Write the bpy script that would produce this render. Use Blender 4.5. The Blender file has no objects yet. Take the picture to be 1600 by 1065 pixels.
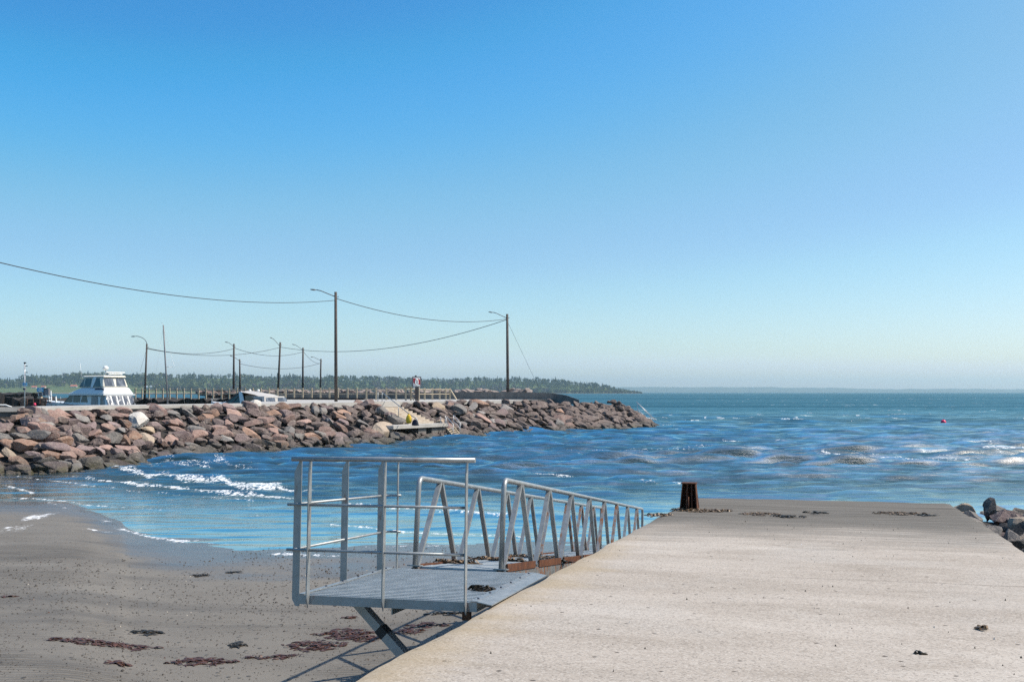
SUN_E = 4.3; SKY_STR = .15; SKY_AIR = .7; SKY_DUST = 1.2; SKY_OZ = 2.; SKY_SAT = 1.4; SKY_HUE = .497; SKY_TINT = (1.02, 1.10, 1.08)
EXPOSURE = .38; HAZE = 8e-5
DENOISE = False
import bpy, math, random
import numpy as np
from mathutils import Vector, Matrix
rnd = random.Random(7)
R = math.radians
sc = bpy.context.scene
COL = sc.collection
F = 1556.0            # focal length in photo pixels (35 mm lens, 1600 px wide photograph)
ZC = 3.82             # eye height above the water
HOR = 612.7           # horizon line in the photograph

# ------------------------------------------------------------------ places measured from the photograph
def G(px, py, z=0.0):
    """point where the sight line of a photo pixel meets the level z"""
    Y = F * (ZC - z) / (py - HOR)
    return Vector(((px - 800) / F * Y, Y, z))
def D(px, py, Y):
    """point on the sight line of a photo pixel at distance Y"""
    return Vector(((px - 800) / F * Y, Y, ZC - (py - HOR) / F * Y))
def pix(p):
    return 800 + F * p[0] / p[1], HOR - F * (p[2] - ZC) / p[1]

# ------------------------------------------------------------------ noise on arrays
def _h(ix, iy, s):
    n = (ix.astype(np.int64) * 374761393 + iy.astype(np.int64) * 668265263 + s * 982451653) & 0x7fffffff
    n = ((n ^ (n >> 13)) * 1274126177) & 0x7fffffff
    return ((n ^ (n >> 16)) & 0xffff) / 65535.0
def vnoise(x, y, s=0):
    x = np.asarray(x, float); y = np.asarray(y, float)
    ix = np.floor(x); iy = np.floor(y); fx = x - ix; fy = y - iy
    fx = fx * fx * (3 - 2 * fx); fy = fy * fy * (3 - 2 * fy)
    a = _h(ix, iy, s); b = _h(ix + 1, iy, s); c = _h(ix, iy + 1, s); d = _h(ix + 1, iy + 1, s)
    return (a + (b - a) * fx) * (1 - fy) + (c + (d - c) * fx) * fy
def fbm(x, y, s=0, o=4):
    t = 0; a = .5
    for k in range(o):
        t = t + a * vnoise(x * 2 ** k, y * 2 ** k, s + k); a *= .5
    return t / (1 - .5 ** o)
def sstep(a, b, x):
    t = np.clip((x - a) / (b - a), 0, 1); return t * t * (3 - 2 * t)

# ------------------------------------------------------------------ mesh builder
WLOC = {}
class MB:
    def __init__(s): s.v = []; s.f = []; s.m = []; s.sm = []; s.mi = 0
    def add(s, vs, fs, smooth=False):
        b = len(s.v); s.v += [tuple(p) for p in vs]
        for f in fs:
            s.f.append([b + i for i in f]); s.m.append(s.mi); s.sm.append(smooth)
        return s
    def hexa(s, p):   # 8 points: bottom ring 0-3, top ring 4-7
        return s.add(p, [(3, 2, 1, 0), (4, 5, 6, 7), (0, 1, 5, 4), (1, 2, 6, 5), (2, 3, 7, 6), (3, 0, 4, 7)])
    def box(s, c, d, ax=None):
        c = Vector(c); ax = ax or (Vector((1, 0, 0)), Vector((0, 1, 0)), Vector((0, 0, 1)))
        h = [Vector(a) * (k / 2) for a, k in zip(ax, d)]
        q = [(-1, -1), (1, -1), (1, 1), (-1, 1)]
        return s.hexa([c + h[0] * a + h[1] * b - h[2] for a, b in q] + [c + h[0] * a + h[1] * b + h[2] for a, b in q])
    def bar(s, p0, p1, w, h, up=(0, 0, 1)):
        p0 = Vector(p0); p1 = Vector(p1); d = (p1 - p0); L = d.length; d = d / L
        up = Vector(up); x = d.cross(up)
        if x.length < 1e-4: x = d.cross(Vector((0, 1, 0)))
        x.normalize(); y = x.cross(d)
        return s.box((p0 + p1) / 2, (w, L, h), (x, d, y))
    def tube(s, pts, r, n=10, caps=True):
        pts = [Vector(p) for p in pts]; rr = r if isinstance(r, (list, tuple)) else [r] * len(pts)
        V = []; Fc = []; prev = None
        for i, p in enumerate(pts):
            t = (pts[min(i + 1, len(pts) - 1)] - pts[max(i - 1, 0)]).normalized()
            if prev is None:
                x = t.cross(Vector((0, 0, 1)))
                if x.length < .05: x = t.cross(Vector((0, 1, 0)))
            else: x = prev - t * prev.dot(t)
            x.normalize(); prev = x; y = t.cross(x)
            for k in range(n):
                a = 2 * math.pi * k / n; V.append(p + (x * math.cos(a) + y * math.sin(a)) * rr[i])
        for i in range(len(pts) - 1):
            for k in range(n):
                k2 = (k + 1) % n; Fc.append((i * n + k, i * n + k2, (i + 1) * n + k2, (i + 1) * n + k))
        s.add(V, Fc, True)
        if caps:
            b = len(s.v) - len(V)
            for ring in (list(range(n))[::-1], [(len(pts) - 1) * n + k for k in range(n)]):
                s.f.append([b + k for k in ring]); s.m.append(s.mi); s.sm.append(False)
        return s
    def prism(s, poly, ext):   # planar outline pushed along ext
        poly = [Vector(p) for p in poly]; e = Vector(ext); n = len(poly)
        return s.add(poly + [p + e for p in poly], [list(range(n))[::-1], [n + i for i in range(n)]] + [(i, (i + 1) % n, n + (i + 1) % n, n + i) for i in range(n)])
    def lathe(s, c, prof, n=20, ax=None):
        c = Vector(c); x, y, z = ax or (Vector((1, 0, 0)), Vector((0, 1, 0)), Vector((0, 0, 1)))
        V = []; Fc = []
        for r, h in prof:
            for k in range(n):
                a = 2 * math.pi * k / n; V.append(c + x * (r * math.cos(a)) + y * (r * math.sin(a)) + z * h)
        for i in range(len(prof) - 1):
            for k in range(n):
                k2 = (k + 1) % n; Fc.append((i * n + k, i * n + k2, (i + 1) * n + k2, (i + 1) * n + k))
        return s.add(V, Fc, True)
    def build(s, name, mats, parent=None, loc=None, sharp=None):
        me = bpy.data.meshes.new(name); o = bpy.data.objects.new(name, me); COL.objects.link(o)
        base = Vector((0, 0, 0))
        if parent is not None: o.parent = parent; base = WLOC.get(parent.name, base)
        w = Vector(loc) if loc is not None else base.copy()
        o.location = w - base; WLOC[o.name] = w
        me.from_pydata([(p[0] - w.x, p[1] - w.y, p[2] - w.z) for p in s.v], [], s.f)
        for m in (mats if isinstance(mats, (list, tuple)) else [mats]): me.materials.append(m)
        me.polygons.foreach_set('material_index', s.m); me.polygons.foreach_set('use_smooth', s.sm)
        if sharp: me.set_sharp_from_angle(angle=R(sharp))
        me.update(); return o
def npmesh(name, V, Q, mats, smooth=True, attrs=None, mi=None):
    V = np.asarray(V, np.float32); Q = np.asarray(Q, np.int32); k = Q.shape[1]
    me = bpy.data.meshes.new(name)
    me.vertices.add(len(V)); me.vertices.foreach_set('co', V.ravel())
    me.loops.add(Q.size); me.loops.foreach_set('vertex_index', Q.ravel())
    me.polygons.add(len(Q)); me.polygons.foreach_set('loop_start', np.arange(len(Q), dtype=np.int32) * k)
    me.polygons.foreach_set('loop_total', np.full(len(Q), k, np.int32))
    me.polygons.foreach_set('use_smooth', np.full(len(Q), bool(smooth)))
    for m in (mats if isinstance(mats, (list, tuple)) else [mats]): me.materials.append(m)
    if mi is not None: me.polygons.foreach_set('material_index', np.asarray(mi, np.int32))
    for n, a in (attrs or {}).items():
        at = me.attributes.new(n, 'FLOAT', 'POINT'); at.data.foreach_set('value', np.asarray(a, np.float32))
    me.update(calc_edges=True); me.validate()
    o = bpy.data.objects.new(name, me); COL.objects.link(o); WLOC[o.name] = Vector((0, 0, 0)); return o
def gridq(nr, nc):
    i = np.arange(nr - 1)[:, None] * nc + np.arange(nc - 1)[None, :]
    return np.stack([i, i + 1, i + nc + 1, i + nc], -1).reshape(-1, 4)
def thing(name, label, cat, loc, group=None):
    o = bpy.data.objects.new(name, None); COL.objects.link(o); o.location = loc; WLOC[o.name] = Vector(loc)
    o.empty_display_size = .2
    return tag(o, label, cat, group)
def tag(o, label, cat, group=None):
    o['label'] = label; o['category'] = cat
    if group: o['group'] = group
    return o
def kind(o, k): o['kind'] = k; return o

# ------------------------------------------------------------------ materials
class NT:
    def __init__(s, name):
        s.mat = bpy.data.materials.new(name); s.mat.use_nodes = True; s.t = s.mat.node_tree
        s.t.nodes.clear(); s.out = s.n('ShaderNodeOutputMaterial')
    def n(s, typ, **kw):
        nd = s.t.nodes.new(typ)
        for k, v in kw.items():
            if k == 'ins':
                for a, b in v.items(): s.set(nd, a, b)
            else: setattr(nd, k, v)
        return nd
    def set(s, nd, a, b):
        sock = nd.inputs[a]
        if isinstance(b, bpy.types.NodeSocket): s.t.links.new(b, sock)
        else: sock.default_value = b
    def math(s, op, a, b=None, clamp=False):
        nd = s.n('ShaderNodeMath', operation=op, use_clamp=clamp); s.set(nd, 0, a)
        if b is not None: s.set(nd, 1, b)
        return nd.outputs[0]
    def noise(s, vec, scale, detail=4, rough=.55, dist=0):
        nd = s.n('ShaderNodeTexNoise', ins={'Scale': scale, 'Detail': detail, 'Roughness': rough, 'Distortion': dist})
        if vec is not None: s.set(nd, 'Vector', vec)
        return nd.outputs[0]
    def map(s, vec, scale=(1, 1, 1), loc=(0, 0, 0), rot=(0, 0, 0)):
        nd = s.n('ShaderNodeMapping', ins={'Vector': vec, 'Scale': scale, 'Location': loc, 'Rotation': rot}); return nd.outputs[0]
    def ramp(s, fac, stops, interp='LINEAR'):
        nd = s.n('ShaderNodeValToRGB'); s.set(nd, 0, fac); cr = nd.color_ramp; cr.interpolation = interp
        while len(cr.elements) < len(stops): cr.elements.new(.5)
        for e, (p, c) in zip(cr.elements, stops):
            e.position = p; e.color = (c, c, c, 1) if isinstance(c, (int, float)) else (*c, 1)
        return nd.outputs[0]
    def mix(s, fac, a, b, mode='MIX'):
        nd = s.n('ShaderNodeMix', data_type='RGBA', blend_type=mode)
        for i, v in ((0, fac), (6, a), (7, b)):
            if isinstance(v, tuple) and len(v) == 3: v = (*v, 1)
            s.set(nd, i, v)
        return nd.outputs[2]
    def range(s, v, a, b, c=0., d=1.):
        nd = s.n('ShaderNodeMapRange', ins={0: v, 1: a, 2: b, 3: c, 4: d}); return nd.outputs[0]
    def attr(s, name): return s.n('ShaderNodeAttribute', attribute_name=name).outputs['Fac']
    def obj(s): return s.n('ShaderNodeTexCoord').outputs['Object']
    def pos(s): return s.n('ShaderNodeNewGeometry').outputs['Position']
    def bump(s, h, strength=.5, dist=.02, normal=None):
        nd = s.n('ShaderNodeBump', ins={'Strength': strength, 'Distance': dist, 'Height': h})
        if normal is not None: s.set(nd, 'Normal', normal)
        return nd.outputs[0]
    def bsdf(s, col, rough=.6, metal=0., normal=None, **kw):
        nd = s.n('ShaderNodeBsdfPrincipled')
        if isinstance(col, tuple) and len(col) == 3: col = (*col, 1)
        s.set(nd, 'Base Color', col); s.set(nd, 'Roughness', rough); s.set(nd, 'Metallic', metal)
        if normal is not None: s.set(nd, 'Normal', normal)
        for k, v in kw.items(): s.set(nd, k.replace('_', ' '), v)
        s.t.links.new(nd.outputs[0], s.out.inputs[0]); return nd
def plain(name, col, rough=.6, metal=0., var=.25, scale=6., bumpd=.004, spec=.5):
    t = NT(name); n = t.noise(t.obj(), scale, 5)
    c = t.mix(t.range(n, .3, .7), tuple(x * (1 - var) for x in col), tuple(min(1, x * (1 + var)) for x in col))
    t.bsdf(c, rough, metal, t.bump(n, .4, bumpd), Specular_IOR_Level=spec); return t.mat
M = {}
def steel(name, rust=0.):
    t = NT(name); o = t.obj()
    n = t.noise(o, 9, 6, .65); n2 = t.noise(o, 60, 3)
    c = t.mix(t.range(n, .3, .7), (.25, .265, .268), (.37, .385, .385))
    c = t.mix(t.range(n2, .45, .75, 0, .35), c, (.20, .215, .235))
    st = t.noise(t.map(o, (3, 3, 1.2)), 3.1, 5, .7)
    f = t.range(st, .62 - .3 * rust, .74 - .3 * rust)
    c = t.mix(f, c, t.mix(n2, (.16, .065, .03), (.30, .14, .07)))
    t.bsdf(c, t.range(n, .3, .7, .36, .52), t.range(f, 0, 1, .5, .0), t.bump(n2, .15, .002)); return t.mat
M['steel'] = steel('galvanized_steel')
def grating():
    t = NT('bright_galvanized_grating'); n = t.noise(t.obj(), 7, 5, .65); t.bsdf(t.mix(t.range(n, .3, .7), (.32, .345, .35), (.48, .505, .51)), .5, .15, None); return t.mat
M['grating'] = grating(); M['steel_rusty'] = steel('rust_streaked_steel', .5)
def rust(name, dark):
    t = NT(name); o = t.obj(); n = t.noise(o, 7, 6, .7); n2 = t.noise(t.map(o, (1, 1, .35)), 16, 5, .7)
    c = t.mix(t.range(n, .32, .68), tuple(x * dark for x in (.085, .04, .028)), tuple(x * dark for x in (.24, .095, .045)))
    c = t.mix(t.range(n2, .6, .75), c, tuple(x * dark for x in (.42, .25, .13)))
    t.bsdf(c, .85, 0, t.bump(n2, .6, .006), Specular_IOR_Level=.25); return t.mat
M['rust'] = rust('rusty_plate', .72); M['rust_dark'] = rust('dark_rust', .55)
M['white'] = plain('white_gelcoat', (.66, .67, .67), .3, var=.04)
M['cream'] = plain('cream_canvas', (.72, .68, .58), .8, var=.08)
M['canvas'] = plain('grey_boat_canvas', (.46, .44, .42), .85, var=.1); M['navy'] = plain('navy_trim', (.02, .03, .06), .4)
M['dkglass'] = plain('dark_window_glass', (.012, .011, .009), .08, var=.1)
M['black'] = plain('black_rubber', (.018, .018, .018), .6)
M['alu'] = plain('mast_aluminium', (.50, .51, .52), .4, .6, var=.1)
M['wood'] = plain('weathered_timber', (.46, .38, .27), .85, var=.3, scale=12)
M['brownwood'] = plain('brown_stained_timber', (.15, .075, .05), .8, var=.3)
M['pole'] = plain('tarred_wooden_pole', (.075, .062, .055), .8, var=.3, scale=4)
M['lampmetal'] = plain('dull_lamp_metal', (.10, .11, .12), .5, .3)
M['cable'] = plain('black_cable', (.03, .03, .035), .6)
M['redbuoy'] = plain('red_pvc', (.75, .03, .12), .35, var=.06)
M['redpaint'] = plain('red_paint', (.42, .02, .03), .5, var=.15)
M['whitepaint'] = plain('white_paint', (.78, .78, .76), .5, var=.06)
M['bluesign'] = plain('blue_sign_enamel', (.06, .34, .60), .4, var=.06)
M['yellow'] = plain('yellow_fabric', (.75, .48, .02), .6, var=.2)
M['navyshade'] = plain('navy_shade_paint', (.02, .022, .045), .85, var=.3)  # near-black navy, painted where only shade falls
M['greybox'] = plain('grey_board', (.16, .15, .16), .7)
def clear(name):
    t = NT(name); n = t.noise(t.map(t.obj(), (1.2, 1.2, .45)), 1.8, 3, .55, 1.0)
    t.bsdf(t.mix(t.range(n, .48, .68), (.06, .08, .11), (.20, .23, .27)), t.range(n, .4, .7, .1, .3), 0, t.bump(n, .8, .06)); return t.mat
M['clearpvc'] = clear('wrinkled_clear_pvc')
# ------------------------------------------------------------------ camera, sun, sky
cam = bpy.data.cameras.new('camera'); co = bpy.data.objects.new('camera', cam); COL.objects.link(co)
co.location = (0, 0, ZC); co.rotation_euler = (R(90), 0, 0)
cam.lens = 36.0 * F / 1600; cam.sensor_width = 36; cam.shift_y = (HOR - 532.5) / 1600
cam.clip_start = .1; cam.clip_end = 30000; sc.camera = co
SUN = Vector((.83, .03, 1.0)).normalized()
sl = bpy.data.lights.new('sun', 'SUN'); so = bpy.data.objects.new('sun', sl); COL.objects.link(so)
sl.energy = SUN_E; sl.angle = R(.53); sl.color = (1, .93, .81)
so.rotation_euler = SUN.to_track_quat('Z', 'Y').to_euler()
w = bpy.data.worlds.new('World'); sc.world = w; w.use_nodes = True; nt = w.node_tree
bg = nt.nodes['Background']; sky = nt.nodes.new('ShaderNodeTexSky'); sky.sky_type = 'NISHITA'; sky.sun_disc = False
sky.sun_elevation = math.asin(SUN.z); sky.sun_rotation = math.atan2(SUN.x, SUN.y)
sky.altitude = 0; sky.air_density = SKY_AIR; sky.dust_density = SKY_DUST; sky.ozone_density = SKY_OZ
hs = nt.nodes.new('ShaderNodeHueSaturation'); hs.inputs['Saturation'].default_value = SKY_SAT; hs.inputs['Hue'].default_value = SKY_HUE
mx = nt.nodes.new('ShaderNodeMix'); mx.data_type = 'RGBA'; mx.blend_type = 'MULTIPLY'; mx.inputs[0].default_value = 1; mx.inputs[7].default_value = (*SKY_TINT, 1)
nt.links.new(sky.outputs[0], hs.inputs['Color']); nt.links.new(hs.outputs[0], mx.inputs[6]); 
# grade the sky like the photograph: whitening sets in higher up, deepest blue only overhead
def scale(src, k):
    n = nt.nodes.new('ShaderNodeVectorMath'); n.operation = 'SCALE'; n.inputs['Scale'].default_value = k; nt.links.new(src, n.inputs[0]); return n.outputs[0]
cvn = nt.nodes.new('ShaderNodeRGBCurve'); K_ = .15 * 2 ** .38
for ci, pts in enumerate((((0, .035), (.062, .06), (.083, .095), (.16, .25), (.26, .355), (.52, .61), (1, 1)), ((0, .06), (.27, .305), (.31, .385), (.45, .53), (.60, .62), (.74, .755), (1, .93)), ((0, 0), (.70, .74), (.79, .84), (.93, .83), (1, .86)))):
    cu = cvn.mapping.curves[ci]
    while len(cu.points) < len(pts): cu.points.new(.5, .5)
    for p_, (x_, y_) in zip(cu.points, pts): p_.location = (x_, y_)
cvn.mapping.update(); nt.links.new(scale(mx.outputs[2], K_), cvn.inputs['Color']); nt.links.new(scale(cvn.outputs[0], 1 / K_), bg.inputs[0]); bg.inputs[1].default_value = SKY_STR
vs = sc.view_settings; vs.view_transform = 'Standard'; vs.look = 'None'; vs.exposure = EXPOSURE; vs.gamma = 1
try:
    sc.cycles.use_denoising = DENOISE; sc.cycles.volume_bounces = 0; sc.cycles.max_bounces = 8; sc.cycles.transparent_max_bounces = 12
    sc.cycles.sample_clamp_indirect = 6; sc.cycles.sample_clamp_direct = 2.2; sc.cycles.caustics_reflective = False; sc.cycles.caustics_refractive = False
except Exception: pass
if HAZE > 0:
    t = NT('thin_sea_air')
    v = t.n('ShaderNodeVolumePrincipled', ins={'Color': (.61, .87, 1, 1), 'Density': HAZE, 'Anisotropy': .2})
    t.t.links.new(v.outputs[0], t.out.inputs['Volume'])
    hz = MB().box((0, 7200, 96), (26000, 16200, 210)).build('haze', t.mat, loc=(0, 7200, 96)); kind(hz, 'stuff')
# ------------------------------------------------------------------ beach and sea
_wp = np.array([(-900, 782), (-300, 781), (0, 781), (100, 783.5), (140, 795), (165, 808), (190, 815), (200, 829), (255, 842), (355, 849), (460, 852), (560, 853),
                (640, 851), (900, 846), (1600, 842), (2600, 842)], float)
_wY = F * ZC / (_wp[:, 1] - HOR)
def shoreY(x, y):
    yy = np.maximum(y, 3.0); px = 800 + F * x / yy
    return np.interp(np.clip(px, -900, 2600), _wp[:, 0], _wY)
def sandz(x, y):
    x = np.asarray(x, float); y = np.asarray(y, float)
    d = shoreY(x, y) - y
    h = np.where(d > 0, d * .0203, np.where(d > -16, d * .027, -.432 + (d + 16) * .05))
    h = np.maximum(h, -3.2)
    h = h + (fbm(x * .35, y * .8, 3, 3) - .5) * .035 + (fbm(x * 1.1, y * 2.6, 9, 3) - .5) * .012
    return h
def foam_lines(x, y, lines):
    """strongest foam value at ground points near polylines given in photo pixels (px, py, half width px, strength)"""
    px = 800 + F * x / np.maximum(y, 3); py = HOR + F * ZC / np.maximum(y, 3)
    out = np.zeros_like(px)
    for pts in lines:
        p = np.array(pts, float)
        m = (px >= p[0, 0] - 12) & (px <= p[-1, 0] + 12)
        if not m.any(): continue
        q = px[m]; c = np.interp(q, p[:, 0], p[:, 1]); wd = np.interp(q, p[:, 0], p[:, 2]); st = np.interp(q, p[:, 0], p[:, 3])
        wob = (fbm(q * .035, q * 0 + p[0, 1], 5, 4) - .5) * wd * 1.6
        e = np.minimum(sstep(p[0, 0] - 12, p[0, 0] + 14, q), 1 - sstep(p[-1, 0] - 14, p[-1, 0] + 12, q))
        dd = (py[m] - c - wob) / wd
        out[m] = np.maximum(out[m], st * e * np.clip(1 - dd * dd, 0, 1) ** .7)
    return out
sand_foam = [
    [(30, 822, 3, .5), (48, 815, 7, .95), (72, 809, 6, .9), (92, 803, 3, .5)],
    [(-5, 836, 7, .8), (30, 834, 6, .9), (60, 829, 3, .5)],
    [(132, 833, 1.6, .8), (175, 835, 2, .7), (200, 838, 1.5, .5)],
    [(150, 817, 3, .7), (168, 814, 3.5, .8), (180, 818, 2, .6)],
    [(183, 828, 3.5, 1.), (225, 834, 4.5, 1.), (255, 840, 4, 1.), (300, 846, 3.4, 1.), (350, 849, 1.8, .9), (372, 849, 1, .5)],
    [(412, 870, 2, .6), (430, 867, 4, .8), (462, 868, 4, .8), (520, 871, 3, .7), (560, 869, 2, .6)],
    [(560, 855, 1.5, .5), (640, 853, 1.6, .7), (720, 852, 1.5, .6)],
    [(0, 757, 2, .3), (110, 797, 1.8, .9), (126, 803, 1.6, .6)],
]
xs = np.concatenate([np.arange(-90, -30, .6), np.arange(-30, 14, .11), np.arange(14, 70, .6)]); ys = np.concatenate([np.arange(-12, 7, .5), np.arange(7, 34, .11), np.arange(34, 110, .45)])
gx, gy = np.meshgrid(xs, ys); gz = sandz(gx, gy)
t = NT('wet_sand'); p = t.pos(); hgt = t.n('ShaderNodeSeparateXYZ', ins={0: p}).outputs[2]
n1 = t.noise(t.map(p, (.5, 1.1, 1)), 1., 5); n2 = t.noise(p, 55, 4, .7); n3 = t.noise(t.map(p, (.22, .8, 1)), 1., 4, .6)
c = t.mix(t.range(n1, .35, .65), (.130, .115, .097), (.162, .145, .123))
c = t.mix(t.range(n2, .3, .7), c, t.mix(.5, c, (.27, .25, .22)))
c = t.mix(t.range(n3, .52, .66, 0, .55), c, (.095, .088, .080))
wet = t.range(t.math('ADD', hgt, t.range(n1, .3, .7, -.03, .03)), .02, .12, 1, 0)
c = t.mix(wet, c, t.mix(.55, c, (.055, .048, .044)))
vor = t.n('ShaderNodeTexVoronoi', ins={'Vector': t.map(p, (1, .8, 1)), 'Scale': 6.5, 'Randomness': 1.})
keep = t.math('GREATER_THAN', t.n('ShaderNodeSeparateColor', ins={0: vor.outputs['Color']}).outputs[0], .42)
spot = t.math('MULTIPLY', t.range(vor.outputs['Distance'], .12, .25, 1, 0), keep)
spot = t.math('MULTIPLY', spot, t.range(n1, .3, .55))
spot = t.math('MULTIPLY', spot, t.range(wet, .4, .9, 1, 0))
c = t.mix(t.math('MULTIPLY', spot, .75), c, (.045, .04, .036))
wv = t.n('ShaderNodeTexWave', bands_direction='Y', ins={'Vector': t.map(p, (.35, 1, 1), (0, 0, 0), (0, 0, R(-6))), 'Scale': 3.1, 'Distortion': 5, 'Detail': 3, 'Detail Scale': 1.4}).outputs[1]
rip = t.math('MULTIPLY', wv, t.math('MULTIPLY', t.range(t.noise(t.map(p, (.3, .5, 1), (3, 1, 0)), 1., 2), .46, .6), t.range(hgt, .12, .24)))
c = t.mix(t.math('MULTIPLY', t.range(wv, .55, .05), t.math('MULTIPLY', t.range(rip, 0, .02), t.range(hgt, .1, .24, 0, .5))), c, (.06, .054, .05))
fo = t.attr('foam'); fn = t.noise(t.map(p, (1.2, .42, 1)), 3.2, 7, .8); fnb = t.noise(t.map(p, (1.4, .5, 1)), 9, 4, .7)
ff = t.range(t.math('ADD', t.math('MULTIPLY', fo, .50), t.math('ADD', t.math('MULTIPLY', t.math('SUBTRACT', fn, .5), 2.2), t.math('MULTIPLY', t.math('SUBTRACT', fnb, .5), 1.3))), .36, .60)
ff = t.math('MULTIPLY', ff, t.range(fo, .05, .25))
c = t.mix(ff, c, (.72, .73, .74))
nm = t.bump(t.math('ADD', t.math('MULTIPLY', spot, .8), t.math('ADD', t.math('MULTIPLY', rip, 1.6), t.math('MULTIPLY', n2, .25))), .8, .02)
t.bsdf(c, t.math('MAXIMUM', t.range(wet, 0, 1, .62, .12), t.math('MULTIPLY', ff, .8)), 0, nm, Specular_IOR_Level=t.range(wet, 0, 1, .10, .6))
beach = npmesh('beach', np.stack([gx, gy, gz], -1).reshape(-1, 3), gridq(len(ys), len(xs)), t.mat, True, {'foam': foam_lines(gx.ravel(), gy.ravel(), sand_foam)})
kind(beach, 'structure')

# the sea: one wavy sheet from the beach to beyond the far shore
rows = np.concatenate([np.arange(1100, 900, -1.2), np.arange(900, HOR + 1.2, -.36), [613.7, 613.3, 613.118]])
rY = F * ZC / (rows - HOR); tc = np.linspace(-.66, .66, 1150)
Y = np.repeat(rY[:, None], len(tc), 1); X = Y * tc[None, :]
dY = np.gradient(-rY); dY = np.abs(dY)[:, None] * np.ones_like(X)
depth = -sandz(X, Y); dep = np.clip(depth, 0, 3)
amp = .10 + .9 * sstep(.12, 1.2, dep)
pxg = 800 + F * X / Y
calm = 1 - .22 * (1 - sstep(620, 980, pxg)) * (1 - sstep(60, 110, Y))
Z = np.zeros_like(X); wr = np.random.RandomState(5)
env = .35 + 1.3 * fbm(X * .045, Y * .06, 31, 3)
for lam, a in ((7, .030), (4.6, .045), (3.2, .060), (2.4, .062), (1.8, .054), (1.3, .043), (.95, .032), (.7, .022)):
    for k in range(3):
        th = R(wr.uniform(-17, 17)) + R(2); lm = lam * wr.uniform(.85, 1.18); kk = 2 * math.pi / lm
        ph = kk * (X * math.sin(th) - Y * math.cos(th)) + wr.uniform(0, 6.28) + 2.4 * vnoise(X / (lm * 3.5), Y / (lm * 1.8), 40 + k + int(lam * 7))
        att = 1 - sstep(.22, .5, dY / lm)
        s = .5 + .5 * np.sin(ph); Z += a * att * env * (2 * s ** 1.9 - .75) * (.25 + 1.5 * vnoise(X / lm / 2.6, Y / lm / 1.3, 70 + k + int(lam * 13)))
for lam, a, sd in ((7.6, .13, 301), (5.9, .10, 302), (9.5, .13, 303), (4.3, .06, 304)):     # wind swell: patchy crests with steep faces towards the beach
    th = R(wr.uniform(-9, 12)); kk = 2 * math.pi / lam
    ph = kk * (X * math.sin(th) - Y * math.cos(th)) + 3.2 * fbm(X / 26, Y / 20, sd, 3) + wr.uniform(0, 6.28)
    ph = ph + .4 * np.sin(ph + .6); s = (.5 + .5 * np.sin(ph)) ** 2.
    patch = sstep(.42, .68, fbm(X / 9., Y / 5.5, sd + 10, 3)); Z += a * s * patch * (1 - sstep(.2, .45, dY / lam))
Z *= amp * calm
# the breaking crests seen in the photograph: (px, py, crest height m, foam)
crests = [
    [(1112, 691, .0, .3), (1130, 690, .22, .9), (1180, 691, .24, 1.), (1222, 690, .25, .6), (1240, 690, 0, 0)],
    [(1068, 711, 0, .2), (1090, 711, .2, .9), (1118, 711, .2, .9), (1150, 712, .1, .2), (1165, 712, 0, 0)],
    [(1275, 706, 0, .4), (1292, 705, .22, 1.), (1340, 707, .25, 1.), (1380, 708, .28, .25), (1420, 709, .26, .3), (1440, 710, .24, .95), (1465, 710, .15, .5), (1480, 710, 0, 0)],
    [(1270, 717, 0, .2), (1284, 716, .22, 1.), (1320, 718, .22, 1.), (1356, 719, .15, .5), (1380, 719, 0, 0)],
    [(1480, 713, 0, .4), (1497, 711, .2, 1.), (1545, 713, .22, 1.), (1580, 714, .1, .3), (1592, 714, 0, 0)],
    [(1460, 700, 0, .1), (1490, 698, .3, .7), (1540, 698, .3, .8), (1575, 697, .2, .1), (1600, 697, 0, 0)],
    [(1500, 691, 0, 0), (1520, 690, .28, .6), (1560, 692, .3, .1), (1600, 693, .1, 0), (1620, 693, 0, 0)],
    [(1515, 706, 0, .3), (1540, 705, .2, .95), (1620, 705, .2, .95), (1650, 705, 0, 0)],
    [(1380, 688, 0, .2), (1400, 687, .2, .9), (1420, 687, .2, .4), (1450, 688, 0, 0)],
    [(800, 744, 0, .4), (820, 744, .2, 1.), (880, 745, .22, 1.), (930, 747, .22, .15), (965, 748, 0, 0)],
    [(945, 755, 0, .2), (965, 752, .22, .5), (1010, 753, .22, .6), (1060, 757, .2, .9), (1090, 758, 0, 0)],
    [(880, 767, 0, .1), (905, 770, .2, .6), (950, 771, .2, .1), (985, 773, 0, 0)],
    [(690, 800, 0, .5), (712, 801, .16, 1.), (770, 806, .2, 1.), (818, 808, .2, .9), (860, 808, .22, .0), (900, 811, .16, 0), (930, 812, 0, 0)],
    [(480, 765, 0, .4), (500, 764, .14, .3), (560, 766, .14, 0), (590, 768, 0, 0)],
    [(1290, 779, 0, 0), (1330, 774, .18, .0), (1400, 772, .2, .1), (1440, 774, .14, 0), (1470, 775, 0, 0)],
    [(1140, 746, 0, 0), (1170, 743, .16, 0), (1215, 744, .16, 0), (1240, 746, 0, 0)],
    [(1000, 712, 0, 0), (930, 724, .0, 0), (960, 724, .18, 0), (1010, 725, .18, 0), (1050, 726, 0, 0)][1:],
    [(820, 728, 0, 0), (860, 731, .17, 0), (930, 733, .18, .0), (990, 733, 0, 0)],
    [(1380, 671, 0, 0), (1400, 670, .25, .7), (1420, 670, .2, .2), (1440, 671, 0, 0)],
    [(1290, 668, 0, 0), (1320, 667, .3, .0), (1345, 668, 0, 0)],
]
foam = np.zeros_like(X); PY = HOR + F * ZC / Y
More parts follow.
